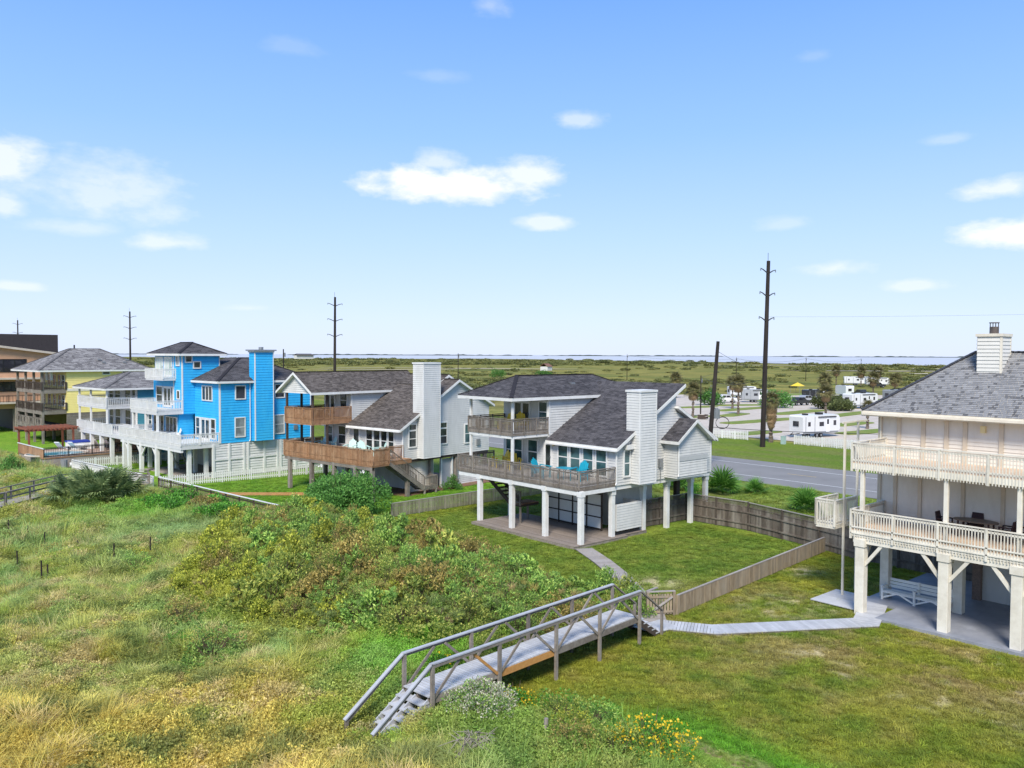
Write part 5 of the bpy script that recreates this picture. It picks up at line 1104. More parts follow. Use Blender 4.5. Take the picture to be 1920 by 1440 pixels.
T = thing('patio_table', 'round turquoise table between the two turquoise chairs', 'table', loc_in(CO,0,1.6,2.85,3.65)); MB().tube([(0,0,.68),(0,0,.72)],.55,20).build('table_top', M['aqua_plastic'], T)
for k in range(4): t = k*math.pi/2+.6; MB().tube([(.42*math.cos(t),.42*math.sin(t),0),(.34*math.cos(t),.34*math.sin(t),.69)],.03,6).build('leg', M['aqua_plastic'], T)
WO = (34.05,52.8)
for lb, x, y, rz in (('mint slatted chair under the balcony by the corner post',2.6,12.4,90),('mint slatted chair under the balcony in front of the left window',2.8,11.4,80),('mint slatted chair on the brown deck beside the glass door',2.6,8.0,120),('mint slatted chair facing sideways below the row of windows',2.8,6.2,160),('mint slatted chair at the end of the row of windows',2.8,5.0,60),('mint slatted chair at the far end of the brown deck',1.6,13.0,40)):
    adirondack(lb, loc_in(WO,8.5,x,y,3.1), R(rz+8), 'mint_plastic', 'mint chairs on the brown deck', 1.22)
BO = (26.1,77.0)
for lb, y in (('white deck chair on the blue house deck closest to the dark blue wall',2.9),('white deck chair second from the dark blue wall',3.8),('white deck chair third from the dark blue wall',4.7),('white deck chair farthest from the dark blue wall',5.6)):
    adirondack(lb, loc_in(BO,5,1.5,y,3.3), R(95), 'white_plastic', 'white chairs on the blue house deck', 1.1)
# dining set on the cream house deck
T = thing('dining_table', 'dark oval dining table on the lower deck of the cream house', 'table', loc_in(ro,0,2.3,-4.35,3.78)); MB().prism([(.5*math.cos(t),.9*math.sin(t),.70) for t in np.linspace(0,2*math.pi,25)[:-1]],(0,0,.045)).build('table_top', M['table_brown'] if 'table_brown' in M else mat('table_brown',(.17,.13,.10),(.12,.09,.07),rough=.4), T)
for a, b in ((.3,.6),(-.3,.6),(.3,-.6),(-.3,-.6)): piece('leg', M['wicker'], T, a-.03,a+.03,b-.03,b+.03,0,.7)
for lb, x, y, rz in (('dark wicker chair at the far end of the dining table',2.3,-3.1,180),('dark wicker chair behind the dining table against the wall',2.95,-4.1,90),('dark wicker chair at the near end of the dining table',2.3,-5.55,0),('dark wicker chair set apart right of the dining table',2.7,-6.3,70)):
    c = thing('dining_chair', lb, 'chair', loc_in(ro,0,x,y,3.78), R(rz), 'wicker dining chairs')
    MB().box(-.26,.26,-.26,.26,.36,.46).build('seat', M['wicker'], c); MB().prism([(-.26,-.26,.46),(.26,-.26,.46),(.22,-.34,.92),(-.22,-.34,.92)],(0,.05,0)).build('backrest', M['wicker'], c)
    for s in (-1,1):
        piece('armrest', M['wicker'], c, s*.26-.03,s*.26+.03,-.26,.24,.62,.67)
        for f in (-.22,.22): piece('leg', M['wicker'], c, s*.23-.025,s*.23+.025,f-.025,f+.025,0,.36 if f < 0 else .62)
T = thing('garden_bench', 'long white double bench on the grey slab under the cream house', 'bench', (38.75,15.9,.13), 0); mat('bench_white', (.80,.79,.75), (.72,.71,.67), rough=.6, rand=.04)
for i in range(4): piece('seat_slat', M['bench_white'], T, -.36+i*.12,-.25+i*.12,-1.5,1.5,.42,.45)
for i in range(3): piece('back_slat', M['bench_white'], T, .14+.03*i,.17+.03*i,-1.5,1.5,.52+i*.15,.65+i*.15)
for y in (-1.46,0,1.46):
    for a, h in ((-.34,.62),(.16,.98)): piece('leg', M['bench_white'], T, a-.045,a+.045,y-.045,y+.045,0,h)
    piece('armrest', M['bench_white'], T, -.42,.14,y-.05,y+.05,.62,.66)
for a, b in ((-1.42,-.06),(.06,1.42)): rpiece('brace', M['bench_white'], T, (-.34,a,.10),(-.34,(a+b)/2,.40),.04,.07); rpiece('brace', M['bench_white'], T, (-.34,(a+b)/2,.40),(-.34,b,.10),.04,.07); piece('stretcher', M['bench_white'], T, -.37,-.33,a,b,.34,.41)
# cargo lift at the corner of the cream house
T = thing('cargo_lift', 'cream post-and-basket cargo lift at the corner of the cream house', 'cargo lift', (37.7,18.95,0))
for x, y in ((0,0),(1.5,.1)): piece('post', M['cream_trim'], T, x-.045,x+.045,y-.045,y+.045,.1 if x == 0 else 0,8.3)
rpiece('beam', M['cream_trim'], T, (-.2,.02,8.35),(2.4,.1,8.35),.06,.08)
deck(T, -.75, 1.3, .05, 1.0, 3.55, 'cream_wood', depth=.2, name='basket_floor'); railing(T, [(-.75,1.0),(-.75,.05),(1.3,.05)], 3.55, 1.15, 'cream_wood', sp=.13, below=.1, post=1.0); railing(T, [(-.75,1.0),(1.3,1.0)], 3.55, 1.15, 'cream_wood', sp=.13, below=.1, post=1.0)
T = thing('wheelie_bin', 'black bin standing behind the cream house near the road', 'bin', (52.0,26.3,0)); MB().prism([(-.28,-.3,0),(.28,-.3,0),(.33,-.36,1.0),(-.33,-.36,1.0)],(0,.66,0)).build('body', M['black_metal'], T); MB().box(-.35,.35,-.38,.34,1.0,1.06).build('lid', M['black_metal'], T)
# ------------------------------------------------------------------ pool terrace
T = thing('pool_terrace', 'raised swimming pool terrace with brown panel wall and black railing', 'pool', (19.0,91.6,0), R(5))
MB().box(0,9,0,8.0,-.05,1.0).build('base_wall', M['house_slab'], T)
deck(T, -.05, 9.05, -.05, 8.05, 1.16, 'red_slab_deck' if 'red_slab_deck' in M else mat('red_slab_deck',(.42,.30,.24),(.33,.23,.18),rough=.7,rand=.08).name, 'brown_deck_wood', w=.3, depth=.15)
pw = MB().prism([(1.4+2.3*math.cos(t)+.8*(math.cos(t) > 0),2.6+1.9*math.sin(t),1.165) for t in np.linspace(0,2*math.pi,33)[:-1]],(0,0,.012)).build('pool_water', M['pool_water'], T)
MB().tube([(1.6+2.5*math.cos(t)+.8*(math.cos(t) > 0),2.6+2.1*math.sin(t),1.19) for t in np.linspace(0,2*math.pi,34)],.10,6,False).build('coping', M['concrete'], pw)
for i in range(16): piece('wall_panel', M['brown_deck_wood'], T, -.09,-.05,i*.5+.006,i*.5+.494,1.0,2.0)
piece('cap_rail', M['white_paint'], T, -.14,0,-.1,8.1,2.0,2.06)
railing(T, [(-.05,-.05),(9,-.05)], 1.16, .95, 'black_metal', sp=.16, bw=.025, below=0, post=2.2, pw=.06); railing(T, [(9,8),(9,0)], 1.16, .95, 'brown_deck_wood', sp=.3, bw=.27, below=0, post=2.2)
T = thing('pergola', 'red timber pergola with flat slatted roof behind the pool', 'pergola', (19.3,99.9,0), R(5))
for x, y in ((0,0),(4.4,0),(0,3.4),(4.4,3.4)): piece('post', M['red_wood'], T, x-.09,x+.09,y-.09,y+.09,0,3.1)
for y in (0,3.4): piece('beam', M['red_wood'], T, -.4,4.8,y-.06,y+.06,3.1,3.3)
for x in np.arange(-.3,4.8,.42): piece('slat', M['red_wood'], T, x-.05,x+.05,-.5,3.9,3.31,3.45)
T = thing('hot_tub', 'covered hot tub with deep blue lid on the pool terrace', 'hot tub', (23.6,97.9,1.16), R(5)); MB().box(-1,1,-.9,.9,0,.75).build('shell', M['white_plastic'], T); MB().prism([(-1.05,-.95,.75),(1.05,-.95,.75),(1.05,.95,.75),(-1.05,.95,.75)],(0,0,.14)).box(-1.0,1.0,-.05,.05,.88,.93).build('cover', M['blue_cover'], T)
for lb, v, u in (('white lounger on the pool terrace nearest the pergola',21.8,96.9),('white lounger on the pool terrace before the hot tub',22.9,96.2),('white lounger on the pool terrace right of the hot tub',25.5,97.5),('white lounger at the right end of the pool terrace',26.5,97.0)):
    c = thing('pool_lounger', lb, 'lounger', (v,u,1.16), R(-60), 'loungers by the pool')
    MB().box(-.32,.32,-.2,1.3,.28,.36).build('seat', M['white_plastic'], c); MB().prism([(-.32,-.2,.30),(.32,-.2,.30),(.32,-.75,.95),(-.32,-.75,.95)],(0,.07,.05)).build('backrest', M['white_plastic'], c)
    for a, b in ((-.28,-.1),(.28,-.1),(-.28,1.2),(.28,1.2)): piece('leg', M['white_plastic'], c, a-.03,a+.03,b-.03,b+.03,0,.28)
T = thing('pool_pump', 'small grey pool pump and filter beside the terrace wall', 'pump', (20.6,90.9,0)); MB().tube([(0,0,0),(0,0,.9)],.32,10).build('filter_tank', M['rv_grey'], T); MB().tube([(.5,0,.35),(1.2,0,.35)],.22,10).build('pump_body', M['white_plastic'], T)
# ------------------------------------------------------------------ caravans, trucks
def wheel(parent, x, y, r, w):
    o = MB().tube([(x,y-w/2,r),(x,y+w/2,r)],r,16).build('wheel', M['tyre'], parent); MB().tube([(x,y-w/2-.02,r),(x,y+w/2+.02,r)],r*.55,12).build('rim', M['grey_metal'], o)
def caravan(label, loc, rz, L, h=3.0, body='rv_white', stripe='rv_grey', group='caravans in the park'):
    T = thing('caravan', label, 'caravan', loc, rz, group); w = 1.22; z0 = .62
    prof = [(-L/2+.1,z0),(L/2-.5,z0),(L/2,z0+.5),(L/2-.05,h-.45),(L/2-.3,h-.08),(L/2-.6,h),(-L/2+.25,h),(-L/2,h-.2)]
    MB().prism([(x,-w,z) for x,z in prof],(0,2*w,0)).build('body', M[body], T)
    MB().prism([(x*1.004,-w-.012,z) for x,z in [(-L/2+.1,z0),(L/2-.5,z0),(L/2-.3,z0+.22),(-L/2+.08,z0+.3)]],(0,.008,0)).build('lower_stripe', M[stripe], T)
    piece('door', M['white_plastic'], T, L*.12,L*.12+.7,-w-.02,-w-.004,z0+.15,h-.45); d = T.children[-1]
    piece('door_window', M['rv_glass'], T, L*.12+.15,L*.12+.55,-w-.03,-w-.021,h-1.3,h-.6)
    for a, b, c2, d2 in ((-L*.06,-L*.06+.9,h-1.55,h-.95),(L*.32,L*.32+.55,h-1.5,h-.8),(-L*.36,-L*.36+.5,h-1.5,h-.9)): piece('window', M['rv_glass'], T, a,b,-w-.02,-w-.006,c2,d2)
    piece('window', M['rv_glass'], T, -L/2-.02,-L/2+.01,-.5,.5,h-1.5,h-.8)
    for x in (-L*.42,-L*.18): piece('side_trim', M[stripe], T, x-.05,x+.05,-w-.018,-w-.005,z0+.1,h-.2)
    MB().box(L*.05,L*.05+.9,-.35,.35,h,h+.3).build('air_conditioner', M['black_metal'], T); MB().box(-L*.3,-L*.3+.6,-.3,.3,h,h+.2).build('roof_vent', M['black_metal'], T)
    MB().tube([(-L*.1,-w-.1,h-.25),(L*.38,-w-.1,h-.25)],.07,8).build('awning', M['black_metal'], T)
    for x in (-L*.12,-L*.12+.85):
        for s in (-1,1): wheel(T, x, s*(w-.12), .34, .22)
    MB().tube([(-L/2+.1,-.6,z0+.05),(-L/2-1.1,0,.5)],.06,6).tube([(-L/2+.1,.6,z0+.05),(-L/2-1.1,0,.5)],.06,6).build('hitch', M['black_metal'], T)
    return T
caravan('white caravan with black windows parked behind the long picket fence', (109.6,59.6,.05), R(-12), 7.6, 3.15)
caravan('white caravan with slide-outs behind the stubby palm at right', (177.7,86.0,.05), R(-12), 8.6, 3.3)
caravan('small white caravan seen end-on beyond the bushes', (227,114.5,.05), R(55), 6.0, 3.1)
caravan('white caravan among dark palms at the far edge of the park', (319,155.5,.05), R(-55), 10.5, 3.4)
caravan('white caravan farthest right at the edge of the marsh', (315,146,.05), R(-50), 8.5, 3.2)
caravan('grey caravan partly hidden by the tall roadside pole', (179.5,113.5,.05), R(-50), 6.5, 3.2, body='silver_paint')
caravan('dark roofed motorhome beyond the black pickup truck', (205,111,.05), R(-20), 8.0, 2.6, body='truck_paint')
caravan('white caravan between the lamp pole and the grey caravan', (196,128,.05), R(-35), 7.5, 3.1); caravan('long dark grey caravan behind the slide-out caravan', (210,92,.05), R(-10), 9.0, 3.1, body='rv_grey'); caravan('grey and white caravan near the right edge of the park', (246,98,.05), R(-40), 7.5, 3.2, body='silver_paint'); pass
def pickup(label, loc, rz, mt, group='trucks in the park'):
    T = thing('pickup_truck', label, 'truck', loc, rz, group); w = .98
    prof = [(-2.8,.55),(2.7,.55),(2.85,.8),(2.8,1.15),(1.55,1.28),(.85,1.88),(-.85,1.92),(-1.15,1.25),(-2.85,1.22)]
    MB().prism([(x,-w,z) for x,z in prof],(0,2*w,0)).build('body', M[mt], T)
    MB().prism([(x,-w-.008,z) for x,z in [(1.32,1.30),(.80,1.80),(.05,1.82),(.05,1.30)]],(0,.004,0)).build('window', M['rv_glass'], T); MB().prism([(x,-w-.008,z) for x,z in [(-.05,1.30),(-.05,1.82),(-.75,1.82),(-.98,1.30)]],(0,.004,0)).build('window', M['rv_glass'], T)
    MB().add([(1.54,-.85,1.30),(1.54,.85,1.30),(.90,.8,1.86),(.90,-.8,1.86)],[(0,1,2,3)]).build('windscreen', M['rv_glass'], T)
    for s in (-.7,.7): piece('headlight', M['white_plastic'], T, 2.80,2.87,s-.18,s+.18,.95,1.1)
    for x in (-1.75,1.85):
        for s in (-1,1): wheel(T, x, s*.85, .40, .26)
pickup('black pickup truck parked between the bushes in the caravan park', (176.8,100.2,.05), R(-12), 'truck_paint'); pickup('dark pickup truck hitched beside the end-on caravan', (232,112,.05), R(55), 'truck_paint'); pickup('silver pickup truck parked beside the black pickup', (186.5,104,.05), R(-15), 'silver_paint')
pickup('black pickup truck near the dark palms at the far edge', (300,139,.05), R(-40), 'truck_paint'); pickup('white pickup truck beside the grey caravan', (172,117,.05), R(-40), 'rv_white'); pickup('silver pickup truck in front of the long dark grey caravan', (203,87,.05), R(10), 'silver_paint')
T = thing('canopy_tent', 'yellow pop-up canopy in the caravan park', 'canopy', (236,134.2,0)); MB().add([(-1.6,-1.6,2.2),(1.6,-1.6,2.2),(1.6,1.6,2.2),(-1.6,1.6,2.2),(0,0,3.3)],[(0,1,4),(1,2,4),(2,3,4),(3,0,4)]).build('canopy', M['yellow_plastic'], T)
for a in (-1.5,1.5):
    for b in (-1.5,1.5): piece('leg', M['grey_metal'], T, a-.03,a+.03,b-.03,b+.03,0,2.2)
for lb, v, u in (('small picnic table by the palm near the lamp pole',124,89),('picnic table on the grass strip past the tall pole',131,79.4)):
    T = thing('picnic_table', lb, 'picnic table', (v,u,.16), R(20), 'picnic tables'); MB().box(-.9,.9,-.35,.35,.72,.77).build('table_top', M['concrete'], T)
    for s in (-.75,.75): piece('bench_seat', M['concrete'], T, -.9,.9,s-.14,s+.14,.42,.46); piece('leg', M['dark_wood'], T, s-.05,s+.05,-.75,.75,.0,.72)
T = thing('utility_pedestal', 'pale green utility box on the grass by the shaggy palm', 'utility box', (97.6,57.4,0)); MB().box(-.25,.25,-.25,.25,0,1.0).build('cabinet', mat('pale_green',(.36,.48,.44),(.31,.42,.39),rough=.5), T); MB().box(-.27,.27,-.27,.27,1.0,1.06).build('lid', M['pale_green'], T)
T = thing('far_house', 'tiny pale stilt house far away on the marsh shoreline', 'house', (690,1345,0), 0); MB().box(-16,16,-6,6,3,9).build('wall', M['white_siding'], T); MB().prism([(-18,-8,9),(18,-8,9),(14,0,12),(-14,0,12)],(0,.2,.2)).prism([(-18,8,9),(18,8,9),(14,0,12),(-14,0,12)],(0,.2,.2)).build('roof', M['old_shingle'], T)
for x in (-14,-5,5,14): piece('stilt', M['dark_wood'], T, x-.4,x+.4,-.4,.4,0,3)
T = thing('far_house', 'tiny white and rust house alone in the marsh above the white house', 'house', (420,440,0), .3); MB().box(-3.5,3.5,-3,3,0,3).build('wall', M['white_siding'], T); MB().prism([(-4,-3.5,3),(4,-3.5,3),(4,0,5.2),(-4,0,5.2)],(0,.15,.1)).prism([(-4,3.5,3),(4,3.5,3),(4,0,5.2),(-4,0,5.2)],(0,.15,.1)).build('roof', M['red_slab'], T)
T = thing('dry_branches', 'tangle of dry grey branches in the grass below the white flowering shrub', 'branches', (13.6,17.0,GH(13.6,17.0)+.25)); m = MB(); g = random.Random(9)
for i in range(46):
    a = g.uniform(-.5,.5)+(.2 if i % 3 else 1.6); L = g.uniform(.5,1.1); x, y = g.uniform(-.5,.5), g.uniform(-.35,.35); m.tube([(x-L/2*math.cos(a),y-L/2*math.sin(a),g.uniform(0,.25)),(x,y,g.uniform(.15,.35)),(x+L/2*math.cos(a),y+L/2*math.sin(a),g.uniform(0,.3))],[.012,.016,.005],4,False)
m.build('twigs', M['weathered_wood'], T)
# ------------------------------------------------------------------ plants
def np_mesh(name, V, F, tone, mt):
    m = bpy.data.meshes.new(name); V = np.asarray(V, np.float32); F = np.asarray(F, np.int32); k = F.shape[1]
    m.vertices.add(len(V)); m.vertices.foreach_set('co', V.ravel()); m.loops.add(F.size); m.loops.foreach_set('vertex_index', F.ravel())
    m.polygons.add(len(F)); m.polygons.foreach_set('loop_start', np.arange(0,F.size,k,dtype=np.int32))
    if tone is not None: m.attributes.new('tone','FLOAT','FACE').data.foreach_set('value', np.asarray(tone,np.float32))
    m.update(calc_edges=True); m.validate()
    if mt: m.materials.append(M[mt])
    return m
def unit(a): return a/np.maximum(np.linalg.norm(a,axis=-1,keepdims=True),1e-6)
def leaf_cloud(lobes, n, size, seed=0, fill=.55, aspect=.5, flat=.0, zmin=0.02, up=.25):
    """leaf blades spread through the outer volume of several lobes, in sprays, with gaps"""
    g = np.random.default_rng(seed); lb = np.array(lobes, float); wt = (lb[:,3]*lb[:,4]*lb[:,5])**.66; pick = g.choice(len(lb), n, p=wt/wt.sum())
    spray = unit(g.normal(size=(len(lb)*26,3))); sp_id = g.integers(0,26,n)
    d = unit(spray[pick*26+sp_id]+g.normal(size=(n,3))*.32); rad = fill+(1-fill)*g.random(n)**.6
    rad *= .80+.35*_hash(pick, sp_id, 5)
    c = lb[pick,:3]+d*lb[pick,3:6]*rad[:,None]; keep = c[:,2] > zmin; c, d, pick, sp_id = c[keep], d[keep], pick[keep], sp_id[keep]; n = len(c)
    ax = unit(d*.7+g.normal(size=(n,3))*.7+np.array([0,0,up])); nr = unit(np.cross(ax, unit(g.normal(size=(n,3))+np.array([0,0,flat]))+1e-3)); L = size*(.6+.8*g.random(n))[:,None]
    V = np.stack([c-ax*L*.5, c+nr*L*aspect*.5, c+ax*L*.5, c-nr*L*aspect*.5],1).reshape(-1,3)
    tone = np.clip(.45+(_hash(pick*31+sp_id, pick, 9)-.5)*.55+(g.random(n)-.5)*.5,0,1)
    return V, np.arange(n*4).reshape(n,4), tone
def dome(r, h, k, seed):
    g = np.random.default_rng(seed); L = [(0,0,h*.42,r*.62,r*.62,h*.5)]
    for i in range(k):
        t = 2*math.pi*(i+g.random()*.7)/k; q = r*(.38+.22*g.random()); s = r*(.34+.2*g.random()); L.append((q*math.cos(t),q*math.sin(t),h*(.26+.34*g.random()),s,s,h*(.26+.18*g.random())))
    return L
def stems(r, h, n, seed):
    g = random.Random(seed); m = MB()
    for i in range(n):
        t = g.random()*6.28; q = r*g.uniform(.2,.75); m.tube([(g.uniform(-.08,.08),g.uniform(-.08,.08),-.15),(q*.5*math.cos(t),q*.5*math.sin(t),h*.35),(q*math.cos(t),q*math.sin(t),h*g.uniform(.6,.95))],[.03,.02,.006],5)
    return m
def clumps(r, h, k, seed):
    """many small leaf clumps over and inside a dome, so that dark gaps show between them"""
    g = np.random.default_rng(seed); L = []
    for i in range(k):
        d = unit(g.normal(size=3)); d[2] = abs(d[2])*.9+.05; q = .45+.55*g.random()**.5; s = .17+.13*g.random(); L.append((d[0]*r*q,d[1]*r*q,max(.12,d[2]*h*q*(.8+.4*g.random())),s,s,s*1.15))
    return L
SHRUBS = {}
def shrub(label, loc, r, h, mt, proto, group=None, n=2200, leaf=.085, name='shrub', rz=0, cat='shrub', sc=(1,1,1), up=.25, aspect=.5, nclump=0):
    key = (mt, proto, n, round(r,2), round(h,2), leaf, up, nclump)
    if key not in SHRUBS:
        SHRUBS[key] = (np_mesh('crown', *leaf_cloud(clumps(r,h,nclump,proto*7+3) if nclump else dome(r,h,6+proto%3,proto*7+3), n, leaf, proto*13+1, up=up, aspect=aspect), mt), stems(r,h,18,proto).mesh('stems', M['stem_brown']))
    T = thing(name, label, cat, loc, rz, group); T.scale = sc; obj('crown', SHRUBS[key][0], T); obj('stems', SHRUBS[key][1], T); return T
shrub('large rounded deep green bush in front of the brown-decked house', (28.8,50.9,.1), 3.2, 3.5, 'myrtle_leaf', 5, n=32000, leaf=.16, name='myrtle_bush', cat='bush')
# thicket of dune shrubs left of the boardwalk
TH = [(17.8,23),(22.5,22.7),(25.6,23.2),(27.0,25.5),(27.4,29),(26.9,33),(26.5,36.5),(27.0,41),(26.8,45),(24.8,48.5),(20.5,47.5),(16,41.5),(13,37.8),(12.7,33.5),(15.3,27.5)]
def inside(v, u, poly):
    v = np.asarray(v); u = np.asarray(u); r = np.zeros(v.shape,bool); n = len(poly)
    for i in range(n):
        (a,b),(c,d) = poly[i],poly[(i+1)%n]; k = ((b > u) != (d > u)) & (v < (c-a)*(u-b)/((d-b) if d != b else 1e-9)+a); r ^= k
    return r
LBL = {'olive_leaf':'olive green dune shrub in the thicket beside the boardwalk','sage_leaf':'grey-green dune shrub in the thicket beside the boardwalk','lime_leaf':'yellow-green leafy shrub on the seaward edge of the thicket','rust_leaf':'brown seeding shrub among the green thicket','myrtle_leaf':'dark green shrub in the hollow of the thicket','vine_leaf':'bright green vine mound against the dune fence'}
pts = []; g = random.Random(11); tries = 0
while len(pts) < 190 and tries < 9000:
    tries += 1; v, u = g.uniform(12.5,31), g.uniform(22.5,50)
    if not inside(v,u,TH): continue
    if min([(v-a)**2+(u-b)**2 for a,b,_ in pts]+[99]) < 1.02**2: continue
    n1 = float(fbm(v/3.4,u/3.4,101,3)); n2 = g.random()
    if u > 29 and v < 13.4+(u-28)*.34: mt = 'lime_leaf' if n2 < .62 else ('olive_leaf' if n2 < .85 else 'rust_leaf')
    elif u < 31 and v > 19: mt = 'sage_leaf' if n2 < .6 else ('olive_leaf' if n2 < .8 else 'rust_leaf')
    elif 19 < v < 24 and 24 < u < 29 and n2 < .5: mt = 'myrtle_leaf'
    elif n1 > .56: mt = 'rust_leaf' if n2 < .42 else ('olive_leaf' if n2 < .8 else 'sage_leaf')
    elif n1 < .42: mt = 'sage_leaf' if n2 < .6 else 'lime_leaf'
    else: mt = 'olive_leaf' if n2 < .7 else ('sage_leaf' if n2 < .85 else 'rust_leaf')
    pts.append((v,u,mt))
for i, (v, u, mt) in enumerate(pts):
    e = min(1, .55+.12*min(abs(v-p)+abs(u-q) for p, q in TH)); s = g.uniform(.8,1.15)
    zone = 'beside the boardwalk deck' if u < 26 else 'on the seaward tip of the thicket' if v < 16 else 'on the near slope above the boardwalk steps' if v < 20 and u < 31 else 'at the far end near the round green bush' if u > 43 else 'along the lawn edge of the thicket' if v > 24 else 'in the middle of the dune thicket'
    col_ = {'olive_leaf':'olive green','sage_leaf':'grey-green','lime_leaf':'yellow-green','rust_leaf':'brown seeding','myrtle_leaf':'dark green'}[mt]
    shrub('%s %s shrub %s' % ('low' if s < .92 else 'tall' if s > 1.04 else 'bushy', col_, zone), (v,u,GH(v,u)-.05), 1.05, 1.35, mt, i%4, 'shrubs of the dune thicket', n=3000, up=.8, aspect=.42, nclump=(52,40,62,46)[i%4], leaf=(.10,.15,.085,.125)[i%4] if mt != 'lime_leaf' else .14, rz=g.random()*6.28, sc=(s,s,s*g.uniform(.8,1.15)*e))
for i, (v, u) in enumerate(((23.6,53.4),(22.6,54.9),(23.3,56.6),(22.2,57.9),(21.2,56.0),(22.9,59.6),(21.6,60.4),(20.4,58.3),(24.4,51.6),(20.9,53.7),(19.8,61.8),(21.9,62.8))):
    s = g.uniform(1.1,1.5); shrub(LBL['vine_leaf'], (v,u,GH(v,u)-.1), 1.1, .95, 'vine_leaf' if i % 4 else 'rust_leaf', i%3, 'vine mounds', n=2000, leaf=.12, rz=i, sc=(s*1.15,s*1.15,s), name='vine_mound') if i % 4 else shrub('dry brown shrub among the bright green vines by the dune fence', (v,u,GH(v,u)-.1), 1.1, .95, 'rust_leaf', i%3, 'dry shrubs among vines', n=2000, leaf=.12, rz=i, sc=(s,s,s))
for lb, v, u, mt, sx in (('low green shrub at the far left edge of the lawn',15.6,88.6,'myrtle_leaf',1.3),('pale green shrub beside the plank path end',29.6,23.9,'sage_leaf',.62),('olive shrub leaning over the lower end of the plank path',28.7,24.7,'olive_leaf',1.05),('grey-green shrub hiding the end of the plank path',28.0,23.7,'sage_leaf',.95),('bushy grey-green shrub at the bend of the plank path',29.4,26.6,'sage_leaf',.95),('small leafy shrub where the path meets the boardwalk',27.0,23.2,'lime_leaf',.5),('dark shrub beside the stair landing of the brown-decked house',42.6,56.2,'myrtle_leaf',.9),('green shrub behind the low board fence under the white house',52.5,38.5,'vine_leaf',1.1)):
    shrub(lb, (v,u,GH(v,u)-.05), 1.05, 1.25, mt, 2, n=3200, leaf=.115, up=.8, aspect=.42, nclump=56, sc=(sx,)*3)
for lb, v, u, mt, sx in (('leafy green weed on the dune bank beside the yellow daisies',17.6,18.0,'vine_leaf',.62),('olive weed on the dune bank below the boardwalk',16.9,17.1,'olive_leaf',.66),('grey-green weed in the middle of the dune bank',17.6,16.6,'sage_leaf',.66),('yellow-green weed at the top of the dune bank',16.3,16.2,'lime_leaf',.5),('brownish weed at the seaward side of the bank',15.6,15.4,'rust_leaf',.55),('dark green clump where the bank meets the lawn',18.7,17.2,'vine_leaf',.5),('bright green clump at the foot of the bank near the bottom edge',18.9,15.4,'vine_leaf',.5),('olive weed left of the yellow daisy shrub',16.2,14.3,'olive_leaf',.6),('tall brown tussock in the middle of the left dune',11.6,33.0,'rust_leaf',.7),('rounded grey-green tussock low in the left dune',11.2,29.0,'sage_leaf',.85),('bright green weed in the left dune',10.6,31.0,'vine_leaf',.4),('grey-green tussock below the dune stakes',13.0,43.5,'sage_leaf',.7),('rounded tan tussock among the dune stakes',10.6,50.5,'rust_leaf',.6)):
    shrub(lb, (v,u,GH(v,u)-.05), 1.05, 1.15, mt, 1, n=2600, leaf=.09, sc=(sx*1.45,sx*1.45,sx*1.25), up=.7, aspect=.42, nclump=46, name='dune_weed', cat='weed')
def blossoms(parent, lobes, n, size, mt, seed): obj('blossoms', np_mesh('blossoms', *leaf_cloud(lobes, n, size, seed, fill=.86, aspect=1.0), mt), parent)
T = shrub('white flowering shrub beside the boardwalk steps', (15.35,18.75,GH(15.35,18.75)-.05), 1.35, 1.4, 'sage_leaf', 7, n=5000, leaf=.07, name='flowering_shrub', cat='flowering shrub'); blossoms(T, dome(1.32,1.4,7,52), 4200, .045, 'white_flower', 5)
for lb, v, u, r, h, nb in (('yellow daisy shrub at the bottom edge of the dune bank',17.1,13.9,1.35,1.25,900),('small yellow daisy plant beside the white flowering shrub',16.9,19.1,.7,1.15,420),('yellow flowering weed left of the boardwalk deck',16.4,22.4,.55,.6,90),('yellow-tipped bush beside the dune stakes',14.0,46.5,.9,.7,160),('yellow bush at the edge of the far lawn',14.2,82.5,1.1,.8,260)):
    T = shrub(lb, (v,u,GH(v,u)-.05), r, h, 'lime_leaf' if v < 15 else 'vine_leaf', 8, n=2000, leaf=.08, name='yellow_flower_plant', cat='flowers'); blossoms(T, dome(r*1.02,h*1.05,8,59), nb, .065, 'yellow_flower', 6)
# ------------------------------------------------------------------ palms
def frond_mesh(name, mt, L=1.0, n=17, droop=.25, w=.05, pet=.75):
    g = np.random.default_rng(len(name)); V, F, T = [], [], []
    def quad(a, b, c, d, t): k = len(V); V.extend([a,b,c,d]); F.append((k,k+1,k+2,k+3)); T.append(t)
    quad((0,-.018,0),(0,.018,0),(pet*L,.012,.12*L),(pet*L,-.012,.12*L),.35)
    o = np.array([pet*L,0,.12*L])
    for i in range(n):
        a = math.radians(-118+236*i/(n-1)); d = np.array([math.cos(a),math.sin(a),.10-.12*abs(math.sin(a))]); s = np.array([-math.sin(a),math.cos(a),0])*w*L; ll = L*(.62+.28*math.cos(a*.6))*(.9+.2*g.random())
        m = o+d*ll*.55; e = o+d*ll+np.array([0,0,-droop*ll]); t = .3+.5*g.random()
        quad(tuple(o-s*.2),tuple(o+s*.2),tuple(m+s),tuple(m-s),t); quad(tuple(m-s),tuple(m+s),tuple(e+s*.1),tuple(e-s*.1),min(1,t+.12))
    return np_mesh(name, V, F, T, mt)
FR = {'dry_palm':[frond_mesh('frond','dry_palm',droop=d) for d in (.25,.45)], 'palm_leaf':[frond_mesh('frond','palm_leaf',droop=d) for d in (.15,.35)], 'bright_palm':[frond_mesh('frond','bright_palm',droop=d,w=.04) for d in (.1,.25)]}
FR['dead'] = [frond_mesh('dead_frond','dead_palm_leaf',droop=.5) for _ in range(1)] if 'dead_palm_leaf' in M else None
